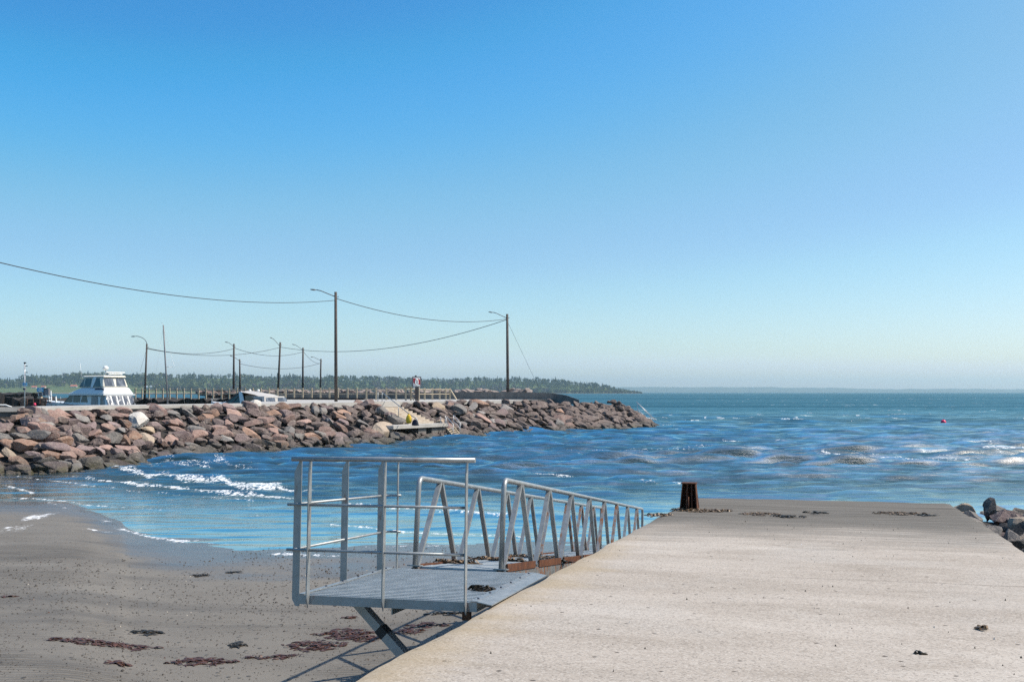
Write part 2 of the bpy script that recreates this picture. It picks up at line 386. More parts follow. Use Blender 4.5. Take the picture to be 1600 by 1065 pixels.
for cr in crests:
    p = np.array(cr, float)
    c0 = F * ZC / (np.interp(pxg, p[:, 0], p[:, 1]) - HOR)          # crest line on the ground
    c0 = c0 + (fbm(pxg * .012, pxg * 0 + p[0, 1], 77, 2) - .5) * .9
    hh = np.interp(pxg, p[:, 0], p[:, 2], 0, 0); fm = np.interp(pxg, p[:, 0], p[:, 3], 0, 0)
    inside = (pxg > p[0, 0]) & (pxg < p[-1, 0]); d = Y - c0       # + = behind the crest (seaward)
    prof = np.where(d > 0, np.exp(-(d / 1.6) ** 2), np.exp(-(d / .85) ** 2)) * .5
    Z += inside * hh * prof
    wd = np.where(d > 0, .22, .25 + .55 * vnoise(pxg * .08, pxg * 0, 12))
    foam = np.maximum(foam, inside * fm * np.clip(1 - (d / wd) ** 2, 0, 1))
sea_foam = [
    [(160, 727, 2, .6), (190, 733, 4, .9), (230, 741, 5.5, 1.), (300, 749, 6, 1.), (370, 756, 6, 1.), (430, 761, 6, 1.), (470, 765, 4, .9), (492, 766, 3, .5)],
    [(230, 727, 3, .6), (290, 729, 4.5, .75), (350, 727, 4, .65), (420, 738, 2.5, .4)],
    [(100, 742, 1.6, .7), (160, 750, 2, .9), (220, 757, 2.6, .95), (300, 765, 3.2, 1.), (370, 771, 4, 1.), (430, 776, 3.5, 1.), (470, 779, 2, .6)],
    [(15, 743, 1.2, .5), (60, 748, 1.5, .75), (120, 755, 1.6, .7), (200, 765, 1.5, .55), (280, 773, 1.6, .5), (360, 780, 1.6, .6), (420, 785, 1.8, .7)],
    [(0, 756, 2.2, .8), (20, 762, 2.6, .9), (45, 767, 2.2, .9), (70, 773, 1.5, .5)],
    [(0, 779, 1.2, .7), (60, 779, 1.4, .8), (110, 783, 1.4, .8), (132, 790, 1.4, .8), (200, 793, 1.1, .45), (300, 801, 1.1, .4), (420, 806, 1.1, .45), (560, 812, 1.2, .4)],
    [(530, 788, 2, .7), (600, 791, 2.5, .85), (660, 797, 2.5, .8), (700, 800, 3, .9)],
    [(440, 812, 1, .4), (520, 820, 1.5, .6), (620, 829, 2, .85), (680, 832, 2, .9), (740, 835, 2.2, .9), (800, 838, 2, .8), (880, 843, 1.6, .6)],
    [(1230, 712, 2, .0), (1370, 717, 4, .55), (1450, 722, 5, .55), (1560, 722, 4, .5), (1640, 720, 3, .4)],
    [(1040, 702, 4, .45), (1110, 700, 4, .5), (1180, 700, 3, .4)],
    [(1010, 664, 2, .5), (1050, 666, 2, .6), (1070, 668, 1.5, .3)],
    [(1040, 673, 1.2, .6), (1070, 674, 1.2, .5)],
    [(740, 741, 1.5, .3), (790, 742, 2, .5)],
    [(820, 715, 2, .3), (1000, 708, 3, .42), (1100, 709, 3, .4)],
]
foam = np.maximum(foam, foam_lines(X.ravel(), Y.ravel(), sea_foam).reshape(X.shape))
# scattered small white caps farther out
capn = fbm(X * .45, Y * .16, 90, 4) + .25 * vnoise(X * .02, Y * .02, 8)
foam = np.maximum(foam, .8 * sstep(.885, .93, capn) * sstep(85, 130, Y) * (1 - sstep(700, 1500, Y)) * sstep(850, 1000, pxg))
Z += .02 * np.clip(foam, 0, 1) * amp
Z *= sstep(-.03, .03, depth) * .97 + .03
t = NT('sea_water'); p = t.pos(); dpt = t.attr('depth'); fo = t.attr('foam'); dist = t.attr('far')
def ripples(scale, sx, dd, s, d, nrm=None):
    return t.bump(t.noise(t.map(p, (sx, 1, 1), (0, 0, 0), (0, 0, R(8))), scale, 6, .62, dd), s, d, nrm)
b1 = t.n('ShaderNodeBump', ins={'Strength': t.range(dpt, .02, .5, .10, .9), 'Distance': .062, 'Height': t.noise(t.map(p, (.30, 1, 1), (0, 0, 0), (0, 0, R(2))), 2.6, 8, .68, .35)})
b2 = t.n('ShaderNodeBump', ins={'Strength': t.range(dist, .025, .10, 0, 1.), 'Distance': .13, 'Height': t.noise(t.map(p, (.16, 1, 1), (0, 0, 0), (0, 0, R(2))), .45, 7, .66, .3), 'Normal': b1.outputs[0]})
N = b2.outputs[0]
mud = t.noise(t.map(p, (.05, .12, 1)), 1., 3)
streak = t.noise(t.map(p, (.0012, .008, 1), (0, 0, 0), (0, 0, R(3))), 1., 11, .80)
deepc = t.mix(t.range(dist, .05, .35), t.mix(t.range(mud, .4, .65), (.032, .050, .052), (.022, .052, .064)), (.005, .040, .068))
body = t.n('ShaderNodeBsdfDiffuse', ins={'Color': deepc})
clr = t.n('ShaderNodeBsdfTransparent', ins={'Color': (.86, .88, .84, 1)})
mb = t.n('ShaderNodeMixShader', ins={0: t.range(dpt, .0, .55), 1: clr.outputs[0], 2: body.outputs[0]})
gl = t.n('ShaderNodeBsdfGlossy', ins={'Color': t.mix(t.range(dist, .04, .35), (1., .99, .88), (.54, .87, .98)), 'Roughness': t.math('MAXIMUM', t.range(dpt, .1, .6, .045, .06), t.range(dist, .1, .4, .045, .14)), 'Normal': N})  # far reflections tinted blue, as if mirroring higher sky
fr = t.n('ShaderNodeFresnel', ins={'IOR': 1.333, 'Normal': N})
# a wind-roughened sea mirrors far less at grazing angles than a flat one
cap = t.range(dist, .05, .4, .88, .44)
smul = t.math('MAXIMUM', t.range(streak, .37, .63, .30, 1.25), t.range(dpt, .5, .2, 0, 1))
ripple_sheen = t.n('ShaderNodeTexNoise', ins={'Vector': t.map(p, (.30, .80, 1), (0, 0, 0), (0, 0, R(2))), 'Scale': 1., 'Detail': 7, 'Roughness': .68}).outputs[0]  # noise in the reflection strength paints light and dark of fine ripples
smul = t.math('MULTIPLY', smul, t.math('MAXIMUM', t.range(ripple_sheen, .38, .62, .42, 1.3), t.range(dpt, .6, .3, 0, 1)))
cap = t.math('MAXIMUM', cap, t.range(dpt, .35, .05, 0, .72))
wsh = t.n('ShaderNodeMixShader', ins={0: t.math('MULTIPLY', t.math('MINIMUM', fr.outputs[0], cap), smul), 1: mb.outputs[0], 2: gl.outputs[0]})
fn = t.noise(t.map(p, (1.3, .42, 3.5)), 2.3, 8, .80); fn2 = t.noise(t.map(p, (1.5, .5, 3)), 7, 4, .7)
ff = t.range(t.math('ADD', t.math('MULTIPLY', fo, .58), t.math('ADD', t.math('MULTIPLY', t.math('SUBTRACT', fn, .5), 2.2), t.math('MULTIPLY', t.math('SUBTRACT', fn2, .5), 1.5))), .44, .66)
ff = t.math('MULTIPLY', ff, t.range(fo, .10, .32))
fsh = t.n('ShaderNodeBsdfDiffuse', ins={'Color': (.74, .76, .77, 1), 'Normal': t.bump(fn, .8, .08)})
top = t.n('ShaderNodeMixShader', ins={0: ff, 1: wsh.outputs[0], 2: fsh.outputs[0]})
t.t.links.new(top.outputs[0], t.out.inputs[0])
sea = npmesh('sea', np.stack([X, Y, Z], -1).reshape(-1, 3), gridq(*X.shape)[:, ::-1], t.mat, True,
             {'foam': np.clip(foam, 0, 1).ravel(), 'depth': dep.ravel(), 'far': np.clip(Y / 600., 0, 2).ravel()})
kind(sea, 'structure')

# ------------------------------------------------------------------ the concrete slipway
H0 = 1.535; SL = -.0345; TV = Vector((.3184, 1, SL)).normalized(); TH = math.atan(.3184)
tu = Vector((math.sin(TH), math.cos(TH), 0)); tv = Vector((math.cos(TH), -math.sin(TH), 0))   # along / to the right
def slipz(x, y): return ZC - H0 + SL * y
def S(px, py):            # photo pixel -> point on the slipway surface
    Y = F * H0 / (py - HOR + F * SL); return Vector(((px - 800) / F * Y, Y, ZC - H0 + SL * Y))
e0 = S(540, 1065); e1 = S(1000, 822); far_l = S(1083, 779.5); far_r = S(1466, 782.5); r1 = S(1600, 859)
o0 = Vector((e0.x, e0.y, 0)); ed = (Vector((e1.x, e1.y, 0)) - o0).normalized(); er = Vector((ed.y, -ed.x, 0))
def lat(p): q = Vector((p.x, p.y, 0)) - o0; return q.dot(er), q.dot(ed)
WID = lat(r1)[0]; LEN = (lat(far_l)[1] + lat(far_r)[1]) / 2
nu, nv = 50, 200
us = np.linspace(0, WID, nu); vs_ = np.linspace(-18, LEN, nv); gu, gv = np.meshgrid(us, vs_)
edge = (fbm(gv * 1.6, gv * 0 + 2, 4, 4) - .5) * .09
gu2 = gu + np.where(gu < .01, edge, 0) - np.where(gu > WID - .01, edge * .6, 0)
gv2 = gv + np.where(gv > LEN - .01, (fbm(gu * 1.2, gu * 0, 6, 3) - .5) * .3, 0)
sx = o0.x + er.x * gu2 + ed.x * gv2; sy = o0.y + er.y * gu2 + ed.y * gv2
sz = ZC - H0 + SL * sy + (fbm(gu * .7, gv * .7, 12, 3) - .5) * .03 - .02 * (gu < .01) - .015 * (gu > WID - .01)
V = np.stack([gu2, gv2, sz], -1).reshape(-1, 3).tolist(); Q = gridq(nv, nu).tolist()
peri = [k for k in range(nu)] + [nu * r + nu - 1 for r in range(1, nv)] + [nu * (nv - 1) + k for k in range(nu - 2, -1, -1)] + [nu * r for r in range(nv - 2, 0, -1)]
n0 = len(V); V += [[V[i][0], V[i][1], -1.2] for i in peri]
for k in range(len(peri)):
    k2 = (k + 1) % len(peri); Q.append([peri[k], n0 + k, n0 + k2, peri[k2]])
t = NT('slipway_concrete'); o = t.obj(); sp = t.n('ShaderNodeSeparateXYZ', ins={0: o}); u_, v_ = sp.outputs[0], sp.outputs[1]
a1 = t.noise(t.map(o, (.35, 1.5, 1)), 1.1, 5, .6); a2 = t.noise(o, 70, 4, .75); a3 = t.noise(t.map(o, (.28, 4.5, 1)), 1.6, 5, .65); a4 = t.noise(o, .55, 4)
c = t.mix(t.range(a1, .34, .66), (.345, .301, .257), (.44, .392, .343))
c = t.mix(t.range(a4, .5, .68, 0, .5), c, (.43, .40, .365))
c = t.mix(t.range(a3, .52, .72, 0, .28), c, (.25, .22, .19))
a5 = t.noise(t.map(o, (.5, .9, 1), (7, 3, 0)), .8, 6, .62, .6); a6 = t.noise(t.map(o, (.6, 1.3, 1), (2, 9, 0)), 1.7, 6, .7, .4)
c = t.mix(t.range(a5, .54, .66, 0, .55), c, (.50, .455, .405)); c = t.mix(t.range(a6, .58, .70, 0, .5), c, (.25, .212, .172))
vo = t.n('ShaderNodeTexVoronoi', ins={'Vector': o, 'Scale': 72., 'Randomness': 1.})
vc = t.n('ShaderNodeSeparateColor', ins={0: vo.outputs['Color']}).outputs[0]
c = t.mix(t.range(vc, .72, 1., 0, .5), c, (.12, .105, .095))
c = t.mix(t.range(vc, .26, .0, 0, .5), c, (.56, .52, .47))
vo2 = t.n('ShaderNodeTexVoronoi', ins={'Vector': o, 'Scale': 7., 'Randomness': 1.})
vk = t.math('GREATER_THAN', t.n('ShaderNodeSeparateColor', ins={0: vo2.outputs['Color']}).outputs[1], .8)
pit = t.math('MULTIPLY', t.range(vo2.outputs['Distance'], .09, .16, 1, 0), vk)
c = t.mix(t.math('MULTIPLY', pit, .8), c, (.06, .05, .045))
# yellowish lichen along the broken left edge; algae-darkened, wave-washed far end
lich = t.math('MULTIPLY', t.range(t.math('ADD', u_, t.range(a1, .3, .7, -.25, .25)), .55, .05), t.range(v_, 9.5, 6.5))
c = t.mix(t.math('MULTIPLY', lich, .45), c, t.mix(a2, (.30, .21, .10), (.44, .35, .21)))
wash = t.range(t.math('ADD', v_, t.math('ADD', t.range(a3, .3, .7, -1.3, 1.3), t.range(a4, .3, .7, -.6, .6))), LEN - 8.4, LEN - 5.2)
c = t.mix(t.math('MULTIPLY', wash, .88), c, t.mix(t.range(a3, .35, .65), (.075, .071, .064), (.16, .15, .135)))
crack = t.math('ABSOLUTE', t.math('SUBTRACT', t.math('ADD', v_, t.math('MULTIPLY', u_, -.035)), t.math('ADD', 5.05 , t.math('MULTIPLY', t.math('SUBTRACT', t.noise(o, 2.5, 5, .7), .5), .16))))
ck = t.math('MULTIPLY', t.range(crack, .004, .013, 1, 0), t.range(u_, 1.9, 2.6))
c = t.mix(t.math('MULTIPLY', ck, .75), c, (.10, .085, .075))
hh = t.math('ADD', t.math('MULTIPLY', a2, .5), t.math('SUBTRACT', t.math('MULTIPLY', vc, .4), t.math('ADD', pit, ck)))
t.bsdf(c, t.range(wash, 0, 1, .95, .85), 0, t.bump(hh, .5, .008), Specular_IOR_Level=.04)
slip = npmesh('slipway', V, Q, t.mat, True); slip.data.set_sharp_from_angle(angle=R(40))
slip.matrix_world = Matrix(((er.x, ed.x, 0, o0.x), (er.y, ed.y, 0, o0.y), (0, 0, 1, 0), (0, 0, 0, 1)))
kind(slip, 'structure')
def SP(u, v, dz=0.):       # slipway coordinates -> world
    q = o0 + er * u + ed * v; return Vector((q.x, q.y, slipz(q.x, q.y) + dz))
# ------------------------------------------------------------------ galvanized viewing platform beside the slipway
PO = Vector((-1.9065, 8.867, ZC - 1.80)); yw, pt_, rl = .2442, -.0643, .0086; PW, PL = 1.656, 2.24
pu = Vector((math.sin(yw) * math.cos(pt_), math.cos(yw) * math.cos(pt_), math.sin(pt_)))
pv = Vector((math.cos(yw) * math.cos(rl), -math.sin(yw) * math.cos(rl), math.sin(rl)))
pn = pv.cross(pu).normalized(); AX = (pv, pu, pn)
def PP(a, b, c): return PO + pv * a + pu * b + pn * c
pf = thing('access_platform', 'galvanized steel platform with grating deck and tube railing beside the concrete slipway', 'platform', PP(0, 0, 0))
ST = M['steel']
m = MB()
for k in range(1, 48):
    b = .03 + (PL - .06) * k / 48
    m.box(PP(PW / 2, b, -.014 + (.003 if k % 2 else 0)), (PW - .1, .020 if k % 2 else .008, .028), AX)
for k in range(1, 50):
    a = .05 + (PW - .1) * k / 50; m.box(PP(a, PL / 2, -.016), (.017, PL - .06, .02), AX)
m.build('deck_grating', M['grating'], pf)
FH = .08
MB().box(PP(PW / 2, .015, -FH / 2), (PW, .03, FH), AX).build('edge_beam', ST, pf)
MB().box(PP(PW / 2, PL - .015, -FH / 2), (PW, .03, FH), AX).build('edge_beam', ST, pf)
MB().box(PP(.015, PL / 2, -FH / 2), (.03, PL - .064, FH), AX).build('edge_beam', ST, pf)
MB().box(PP(PW - .015, PL / 2, -FH / 2 - .005), (.03, PL - .064, FH - .01), AX).build('edge_beam', ST, pf)
for b in (.75, 1.5):
    MB().box(PP(PW / 2, b, -.055), (PW - .064, .05, .05), AX).build('cross_beam', ST, pf)
def angle_strip(a0, a1):
    m = MB(); m.box(PP((a0 + a1) / 2, PL / 2, .006), (a1 - a0, PL - .02, .008), AX)
    o = m.build('edge_strip', ST, pf)
    for k in range(6):
        b = .15 + (PL - .3) * k / 5
        MB().lathe(PP((a0 + a1) / 2, b, .010), [(.011, 0), (.011, .008), (.006, .011), (.0, .011)], 8, AX).build('bolt', M['navy'], o)
angle_strip(.0, .055); angle_strip(PW - .06, PW + .005)
m = MB(); m.hexa([PP(PW + .007, -.01, .0), PP(PW + .135, -.01, -.022), PP(PW + .135, PL, -.022), PP(PW + .007, PL, .0),
                  PP(PW + .007, -.01, .008), PP(PW + .135, -.01, -.014), PP(PW + .135, PL, -.014), PP(PW + .007, PL, .008)])
m.build('ramp_flap', ST, pf)
RC = 1.205
def post_front(a):
    w = .065
    poly = [(-.004, -.012), (-.004, RC - .02), (-.028, RC - .02), (-.048, RC - .02), (-w, RC - .12), (-w, -.02), (-.03, -.105)]
    MB().prism([PP(a, b, c) for b, c in poly], pv * .010).build('railing_post', ST, pf)
for a in (.105, .815, 1.56): post_front(a)
def post_left(b):
    poly = [(-.004, -.02), (-.004, RC - .02), (-.03, RC - .02), (-.075, RC - .12), (-.075, -.045), (-.04, -.105), (-.004, -.105)]
    MB().prism([PP(a, b, c) for a, c in poly], pu * .010).build('railing_post', ST, pf)
for b in (.035, 1.09, 2.07): post_left(b)
poly = [(.03, -.02), (.03, RC - .02), (.0, RC - .02), (-.006, RC - .05), (-.006, -.02)]
MB().prism([PP(.085, PL + b, c) for b, c in poly], pv * .010).build('railing_post', ST, pf)
def rail(c, r, a_end, ov):
    m = MB(); m.tube([PP(-ov, -.036, c), PP(a_end, -.036, c)], r, 14)
    q = [PP(-.04, -.02, c + .001), PP(-.04, PL - .06, c + .001)]
    for k in range(1, 6):
        an = k / 5 * math.pi / 2; q.append(PP(-.04 + .07 * (1 - math.cos(an)), PL - .06 + .07 * math.sin(an), c + .001))
    q.append(PP(.13, PL + .01, c + .001)); m.tube(q, r * .97, 14)
    return m
rail(RC, .0215, PW - .015, .065).build('top_rail', ST, pf)
rail(.80, .0125, PW - .09, .10).build('middle_rail', ST, pf)
rail(.40, .0125, PW - .09, .10).build('middle_rail', ST, pf)
# folded support leg, gusset and bracket under the deck
A_, B_ = PP(.42, .34, -.085), PP(.965, .30, -.60)
dd = (B_ - A_).normalized(); J = A_.lerp(B_, .50)
lg = MB().bar(A_, J, .075, .105, pn.cross(dd)).build('support_leg', ST, pf)
MB().bar(J - dd * .045, J + dd * .045, .086, .118, pn.cross(dd)).build('leg_collar', M['black'], lg)
MB().bar(J + dd * .03, B_, .083, .114, pn.cross(dd)).build('leg_foot', ST, lg)
MB().prism([PP(.84, .12, -.081), PP(1.0, .5, -.081), PP(.84, .12, -.155)], pv * .012).build('gusset', ST, pf)
MB().box(PP(1.56, .03, -.12), (.07, .05, .07), AX).build('wall_bracket', M['rust_dark'], pf)
MB().box(PP(1.5, 1.2, -.16), (.5, .08, .10), AX).build('wall_bracket', M['steel_rusty'], pf)

# ------------------------------------------------------------------ sloping gangway down to the water
GO = Vector((-.1196, 10.95, ZC - 1.949)); gd = Vector((.2506, 1, -.142)).normalized()
gs = Vector((-1, .2506, 0)).normalized(); gn = gs.cross(gd) * -1
if gn.z < 0: gn = -gn
GW, GL = 1.0, 13.4; GAX = (gs, gd, gn)
def GP(s, t_, c): return GO + gs * s + gd * t_ + gn * c      # s: 0 near rail, GW far rail
gw = thing('gangway', 'long galvanized gangway with zigzag braced handrails sloping down into the water beside the slipway', 'gangway', GP(0, 0, 0))
m = MB()
for k in range(96):
    t0 = .02 + k * .1385; m.box(GP(GW / 2, t0 + .066, -.015 + .002 * (k % 3)), (GW - .10, .128, .026), GAX)
m.build('deck', M['grating'], gw)
for s in (-.02, GW + .02):
    MB().box(GP(s, GL / 2, -.09), (.05, GL, .14), GAX).build('side_beam', M['steel_rusty'], gw)
for s in (0, GW):
    pts = [GP(s, 0, -.02), GP(s, 0, .85)]
    for k in range(0, 7):
        an = k / 6 * math.pi / 2; pts.append(GP(s, .10 * (1 - math.cos(an)), .885 + .10 * math.sin(an)))
    pts += [GP(s, t_, .985) for t_ in (.4, 3, 6, 9, 12, GL - .1)]
    for k in range(0, 7):
        an = k / 6 * math.pi / 2; pts.append(GP(s, GL - .1 + .10 * math.sin(an), .885 + .10 * math.cos(an)))
    pts.append(GP(s, GL, -.05))
    MB().tube(pts, .030, 14).build('handrail', ST, gw)
    MB().box(GP(s, 0, .006), (.15, .12, .012), GAX).build('foot_plate', ST, gw)
    for k in range(8):
        ta = .79 + 1.64 * k
        for q, tb in enumerate((ta - .73, ta + .73)):
            mt = M['steel_rusty'] if (k in (4, 5) and q == 0) or k > 6 or (s > 0 and k > 3) else ST
            MB().bar(GP(s, ta + (-.03 if q == 0 else .03), .965), GP(s, tb, .0), .045, .055, gs).build('brace', mt, gw)
for k in range(8):
    ta = .79 + 1.64 * k
    for s in (-.045, GW + .045):
        if s > 0 and k % 2: continue
        hh_ = .085 if s < 0 else .03
        MB().box(GP(s, ta, .02 if s < 0 else -.0), (.018, 1.42, hh_), GAX).build('toe_board', M['rust'], gw)

# ------------------------------------------------------------------ rusty steel bollard near the end of the slipway
bp = S(1077, 796.5)
bl = thing('mooring_bollard', 'dark rusty tapered steel bollard with upright fins near the seaward end of the slipway', 'bollard', bp)
def BP(u, v, c): return bp + er * u + ed * v + Vector((0, 0, c))
BH = .49
def fin(u, thick, v0b, v1b, v0t, v1t): return MB().prism([BP(u, v0b, -.02), BP(u, v1b, -.02), BP(u * .72, v1t, BH), BP(u * .72, v0t, BH)], er * thick)
MB().hexa([BP(-.175, .10, -.02), BP(.175, .10, -.02), BP(.175, .125, -.02), BP(-.175, .125, -.02), BP(-.118, .07, BH), BP(.118, .07, BH), BP(.118, .095, BH), BP(-.118, .095, BH)]).build('back_plate', M['rust_dark'], bl)
for u in (-.165, -.045, .06, .15): fin(u, .016, -.14, .098, -.09, .068).build('fin', M['rust'] if u in (-.045, -.165) else M['rust_dark'], bl)  # left and centre fins coloured lighter, painting their sunlit faces
MB().box(BP(0, -.01, BH + .010), (.27, .22, .018), (er, ed, Vector((0, 0, 1)))).build('cap_plate', M['rust_dark'], bl)
MB().box(BP(0, -.01, -.005), (.40, .32, .02), (er, ed, Vector((0, 0, 1)))).build('base_plate', M['rust_dark'], bl)
MB().tube([BP(.005, -.16, .0), BP(.005, -.155, .26)], .011, 8).build('pin', M['rust'], bl)

# ------------------------------------------------------------------ seaweed
def weedmat(name, a, b):
    t = NT(name); n = t.noise(t.obj(), 22, 3); t.bsdf(t.mix(t.range(n, .35, .65), a, b), .5, 0, None, Specular_IOR_Level=.4); return t.mat
M['weed_red'] = weedmat('red_seaweed', (.03, .014, .009), (.11, .046, .028)); M['weed_dark'] = weedmat('dark_wrack', (.010, .010, .007), (.05, .035, .018))
M['weed_dry'] = weedmat('dried_wrack', (.05, .03, .018), (.24, .16, .09))
def weed(name, label, ctr, ax, ay, L_, W_, n, mat, zf, seed, hgt=.03, ln=.12):
    q = random.Random(seed); m = MB(); ctr = Vector(ctr)
    for i in range(n):
        r = max(-.72, min(.72, q.gauss(0, .36))); s = max(-.8, min(.8, q.gauss(0, .42))) * (1 - min(.8, abs(r)))
        p = ctr + ax * (L_ * r) + ay * (W_ * s); an = q.gauss(0, .5); d = ax * math.cos(an) + ay * math.sin(an); sd = ax * -math.sin(an) + ay * math.cos(an)
        l = ln * q.uniform(.4, 1.3); wd = q.uniform(.006, .02); h0 = q.uniform(.002, hgt) * (1 - min(1, abs(s) * 1.2)); cv = q.uniform(-.4, .4) * l
        P = []
        for k in range(4):
            f = k / 3; c = p + d * (l * (f - .5)) + sd * (cv * (f - .5) ** 2 * 4); lift = h0 * (1 - (2 * f - 1) ** 2) + .004
            ww = wd * (.5 + math.sin(math.pi * min(.9, f + .1)))
            for sg in (-1, 1):
                e = c + sd * (ww * sg); P.append((e.x, e.y, zf(e) + lift + q.uniform(0, .006)))
        m.add(P, [(0, 1, 3, 2), (2, 3, 5, 4), (4, 5, 7, 6)])
        lo = [(x, y, z - .012) for x, y, z in P]
        if i % 3 == 0: m.add(P + lo, [(0, 2, 10, 8), (2, 4, 12, 10), (4, 6, 14, 12), (3, 1, 9, 11), (5, 3, 11, 13), (7, 5, 13, 15)])
    o = m.build(name, mat, None, loc=(ctr.x, ctr.y, zf(ctr)))
    return tag(o, label, 'seaweed', 'seaweed clumps')
def szf(p): return float(sandz(np.array([p.x]), np.array([p.y]))[0])
def ground(px, py):
    p = G(px, py, .2)
    for _ in range(4): p = G(px, py, szf(p))
    return p
XA, YA = Vector((.985, .17, 0)), Vector((-.17, .985, 0))
for i, (px, py, wpx, hpx, n, mt, lb) in enumerate((
    (150, 1004, 95, 10, 120, 'weed_red', 'long thin band of red seaweed on the sand, widest of those in the left corner'),
    (205, 1011, 60, 8, 60, 'weed_red', 'short red seaweed strip just below the long thin band on sand'),
    (232, 988, 30, 7, 60, 'weed_dark', 'black tuft of wrack above the long red seaweed band on sand'),
    (315, 1034, 75, 12, 130, 'weed_red', 'reddish seaweed patch with dark fringe on the rippled sand left of the railing shadow'),
    (371, 1008, 18, 9, 26, 'weed_dark', 'small dark curl of seaweed on the sand'),
    (430, 1026, 60, 7, 50, 'weed_red', 'thin dark red seaweed streak on sand near the railing shadow tip'),
    (316, 899, 20, 4, 26, 'weed_dark', 'small black wrack tuft on smooth sand below the tide pool'),
    (365, 894, 26, 2.5, 14, 'weed_dark', 'thin black weed sliver right of the small wrack tuft on smooth sand'),
    (8, 932, 20, 3, 16, 'weed_red', 'small red weed scrap at the left edge of the sand'),
    (184, 1036, 22, 8, 16, 'weed_red', 'small red weed scraps on rippled sand below the long red band'),
    (536, 990, 62, 14, 150, 'weed_red', 'dense dark red seaweed heap left of the hanging support leg'),
    (492, 1008, 72, 16, 150, 'weed_red', 'wide red seaweed scatter on sand, lower left of the densest heap'),
    (575, 996, 60, 10, 100, 'weed_red', 'red seaweed strip crossed by the support leg under the platform'),
    (636, 986, 34, 8, 60, 'weed_red', 'red seaweed patch between support leg and slipway edge'),
    (668, 977, 46, 8, 70, 'weed_red', 'red seaweed on sand against the slipway edge under the platform'),
    (697, 958, 46, 5, 50, 'weed_dark', 'dark seaweed line in the shade just under the platform front'),
    (545, 965, 22, 3, 14, 'weed_red', 'tiny red weed scrap on bare sand below the platform'),
)):
    p = ground(px, py); sc_ = p.y / F
    weed('seaweed', lb, p, XA, YA, wpx * sc_ * .95, hpx * sc_ * p.y / (ZC - p.z) * .9, int(n * .62) + 8, M[mt], szf, 100 + i, .03, .13)
def spz(p): return slipz(p.x, p.y)
for i, (px, py, wpx, hpx, n, mt, lb) in enumerate((
    (1096, 798, 70, 5, 260, 'weed_dry', 'brown dried wrack heaped round the foot of the rusty bollard'),
    (1030, 805, 34, 5, 70, 'weed_dry', 'small dried wrack pile on the slipway edge left of the bollard'),
    (1188, 803, 46, 5, 110, 'weed_dry', 'brown wrack heap on the wet slipway, nearest to the bollard of the four'),
    (1232, 807, 40, 3, 50, 'weed_dark', 'thin dark wrack line on the wet slipway, second from the bollard'),
    (1276, 801, 30, 4, 36, 'weed_dark', 'short dark wrack streak in the middle of the wet slipway end'),
    (1404, 802, 60, 5, 110, 'weed_dry', 'brown wrack heap on the wet slipway towards the boulders'),
    (1447, 805, 24, 3, 30, 'weed_dark', 'small dark wrack streak on the slipway nearest the boulders'),
    (1440, 1022, 18, 3, 7, 'weed_dark', 'dark weed scrap lying on the dry slipway concrete'),
    (1534, 981, 16, 5, 14, 'weed_dry', 'tan weed scrap lying on the dry slipway concrete'),
)):
    p = S(px, py); sc_ = p.y / F
    weed('seaweed', lb, p, er, ed, wpx * sc_ * .85, hpx * sc_ * p.y / H0 * .8, n, M[mt], spz, 200 + i, .05 if i < 2 else .03, .10 if i < 7 else .035)
def gz_(p): q = (p - GO); return GO.z + q.dot(Vector((gd.x, gd.y, 0)).normalized()) * gd.z / math.hypot(gd.x, gd.y)
for i, (s, t_, L_, W_, n, lb) in enumerate(((.86, 1.25, .4, .22, 120, 'brown wrack caught at the far handrail, nearest pile to the platform on the gangway'),
    (.86, 2.9, .55, .25, 120, 'brown wrack caught at the far handrail, second pile from the platform'),
    (.5, 4.7, .8, .6, 240, 'large brown wrack pile across the gangway deck by the slipway edge'), (.05, 3.3, .3, .25, 60, 'dark wrack tuft at the near handrail foot on the gangway'),
    (.4, 2.6, .5, .1, 40, 'thin weed strand lying across the middle of the gangway deck'))):
    weed('seaweed', lb, GP(s, t_, .0), gs, gd, L_, W_, n, M['weed_dry'] if i < 3 else M['weed_dark'], gz_, 300 + i, .055 if i < 3 else .04, .13)
def pz_(p): q = p - PO; return PO.z + (q - pn * q.dot(pn)).z if False else PO.z - (pn.x * q.x + pn.y * q.y) / pn.z
weed('seaweed', 'small dark weed tuft lying on the platform grating', PP(1.50, .78, 0), pv, pu, .16, .12, 60, M['weed_dark'], pz_, 401, .05, .09)
# scattered bits: shells, worm casts, twigs on the sand; grit on the slipway
q = random.Random(3); m = MB()
bx_ = np.array([q.uniform(-60, 720) for _ in range(9000)]); by_ = np.array([852 + 223 * q.random() ** .8 for _ in range(9000)])
for px, py in zip(bx_, by_):
    den = float(vnoise(np.array([px * .012]), np.array([py * .03]), 55)[0])
    if q.random() > (.20 + 1.1 * den) * (1 if py < 960 else .45): continue
    p = G(px, py, .2); p = G(px, py, szf(p)); p.z = szf(p)
    if p.x > o0.x + .3184 * (p.y - o0.y) - .1: continue
    if py < 870 and px < 360: continue
    s = q.uniform(.008, .019) * (1.4 if q.random() < .1 else 1) * min(1.15, p.y / 21); a = q.uniform(0, 3.1); m.mi = 0 if q.random() < .95 else q.choice((1, 1, 1, 2, 2, 3))
    dx, dy = math.cos(a) * s * q.uniform(1, 2.4), math.sin(a) * s; z = p.z; tp = s * q.uniform(.7, 1.5)
    m.add([(p.x - dx, p.y - dy, z - .003), (p.x + dy, p.y - dx, z - .003), (p.x + dx, p.y + dy, z - .003), (p.x - dy, p.y + dx, z - .003), (p.x + dx * .2, p.y, z + tp)], [(0, 1, 4), (1, 2, 4), (2, 3, 4), (3, 0, 4)])
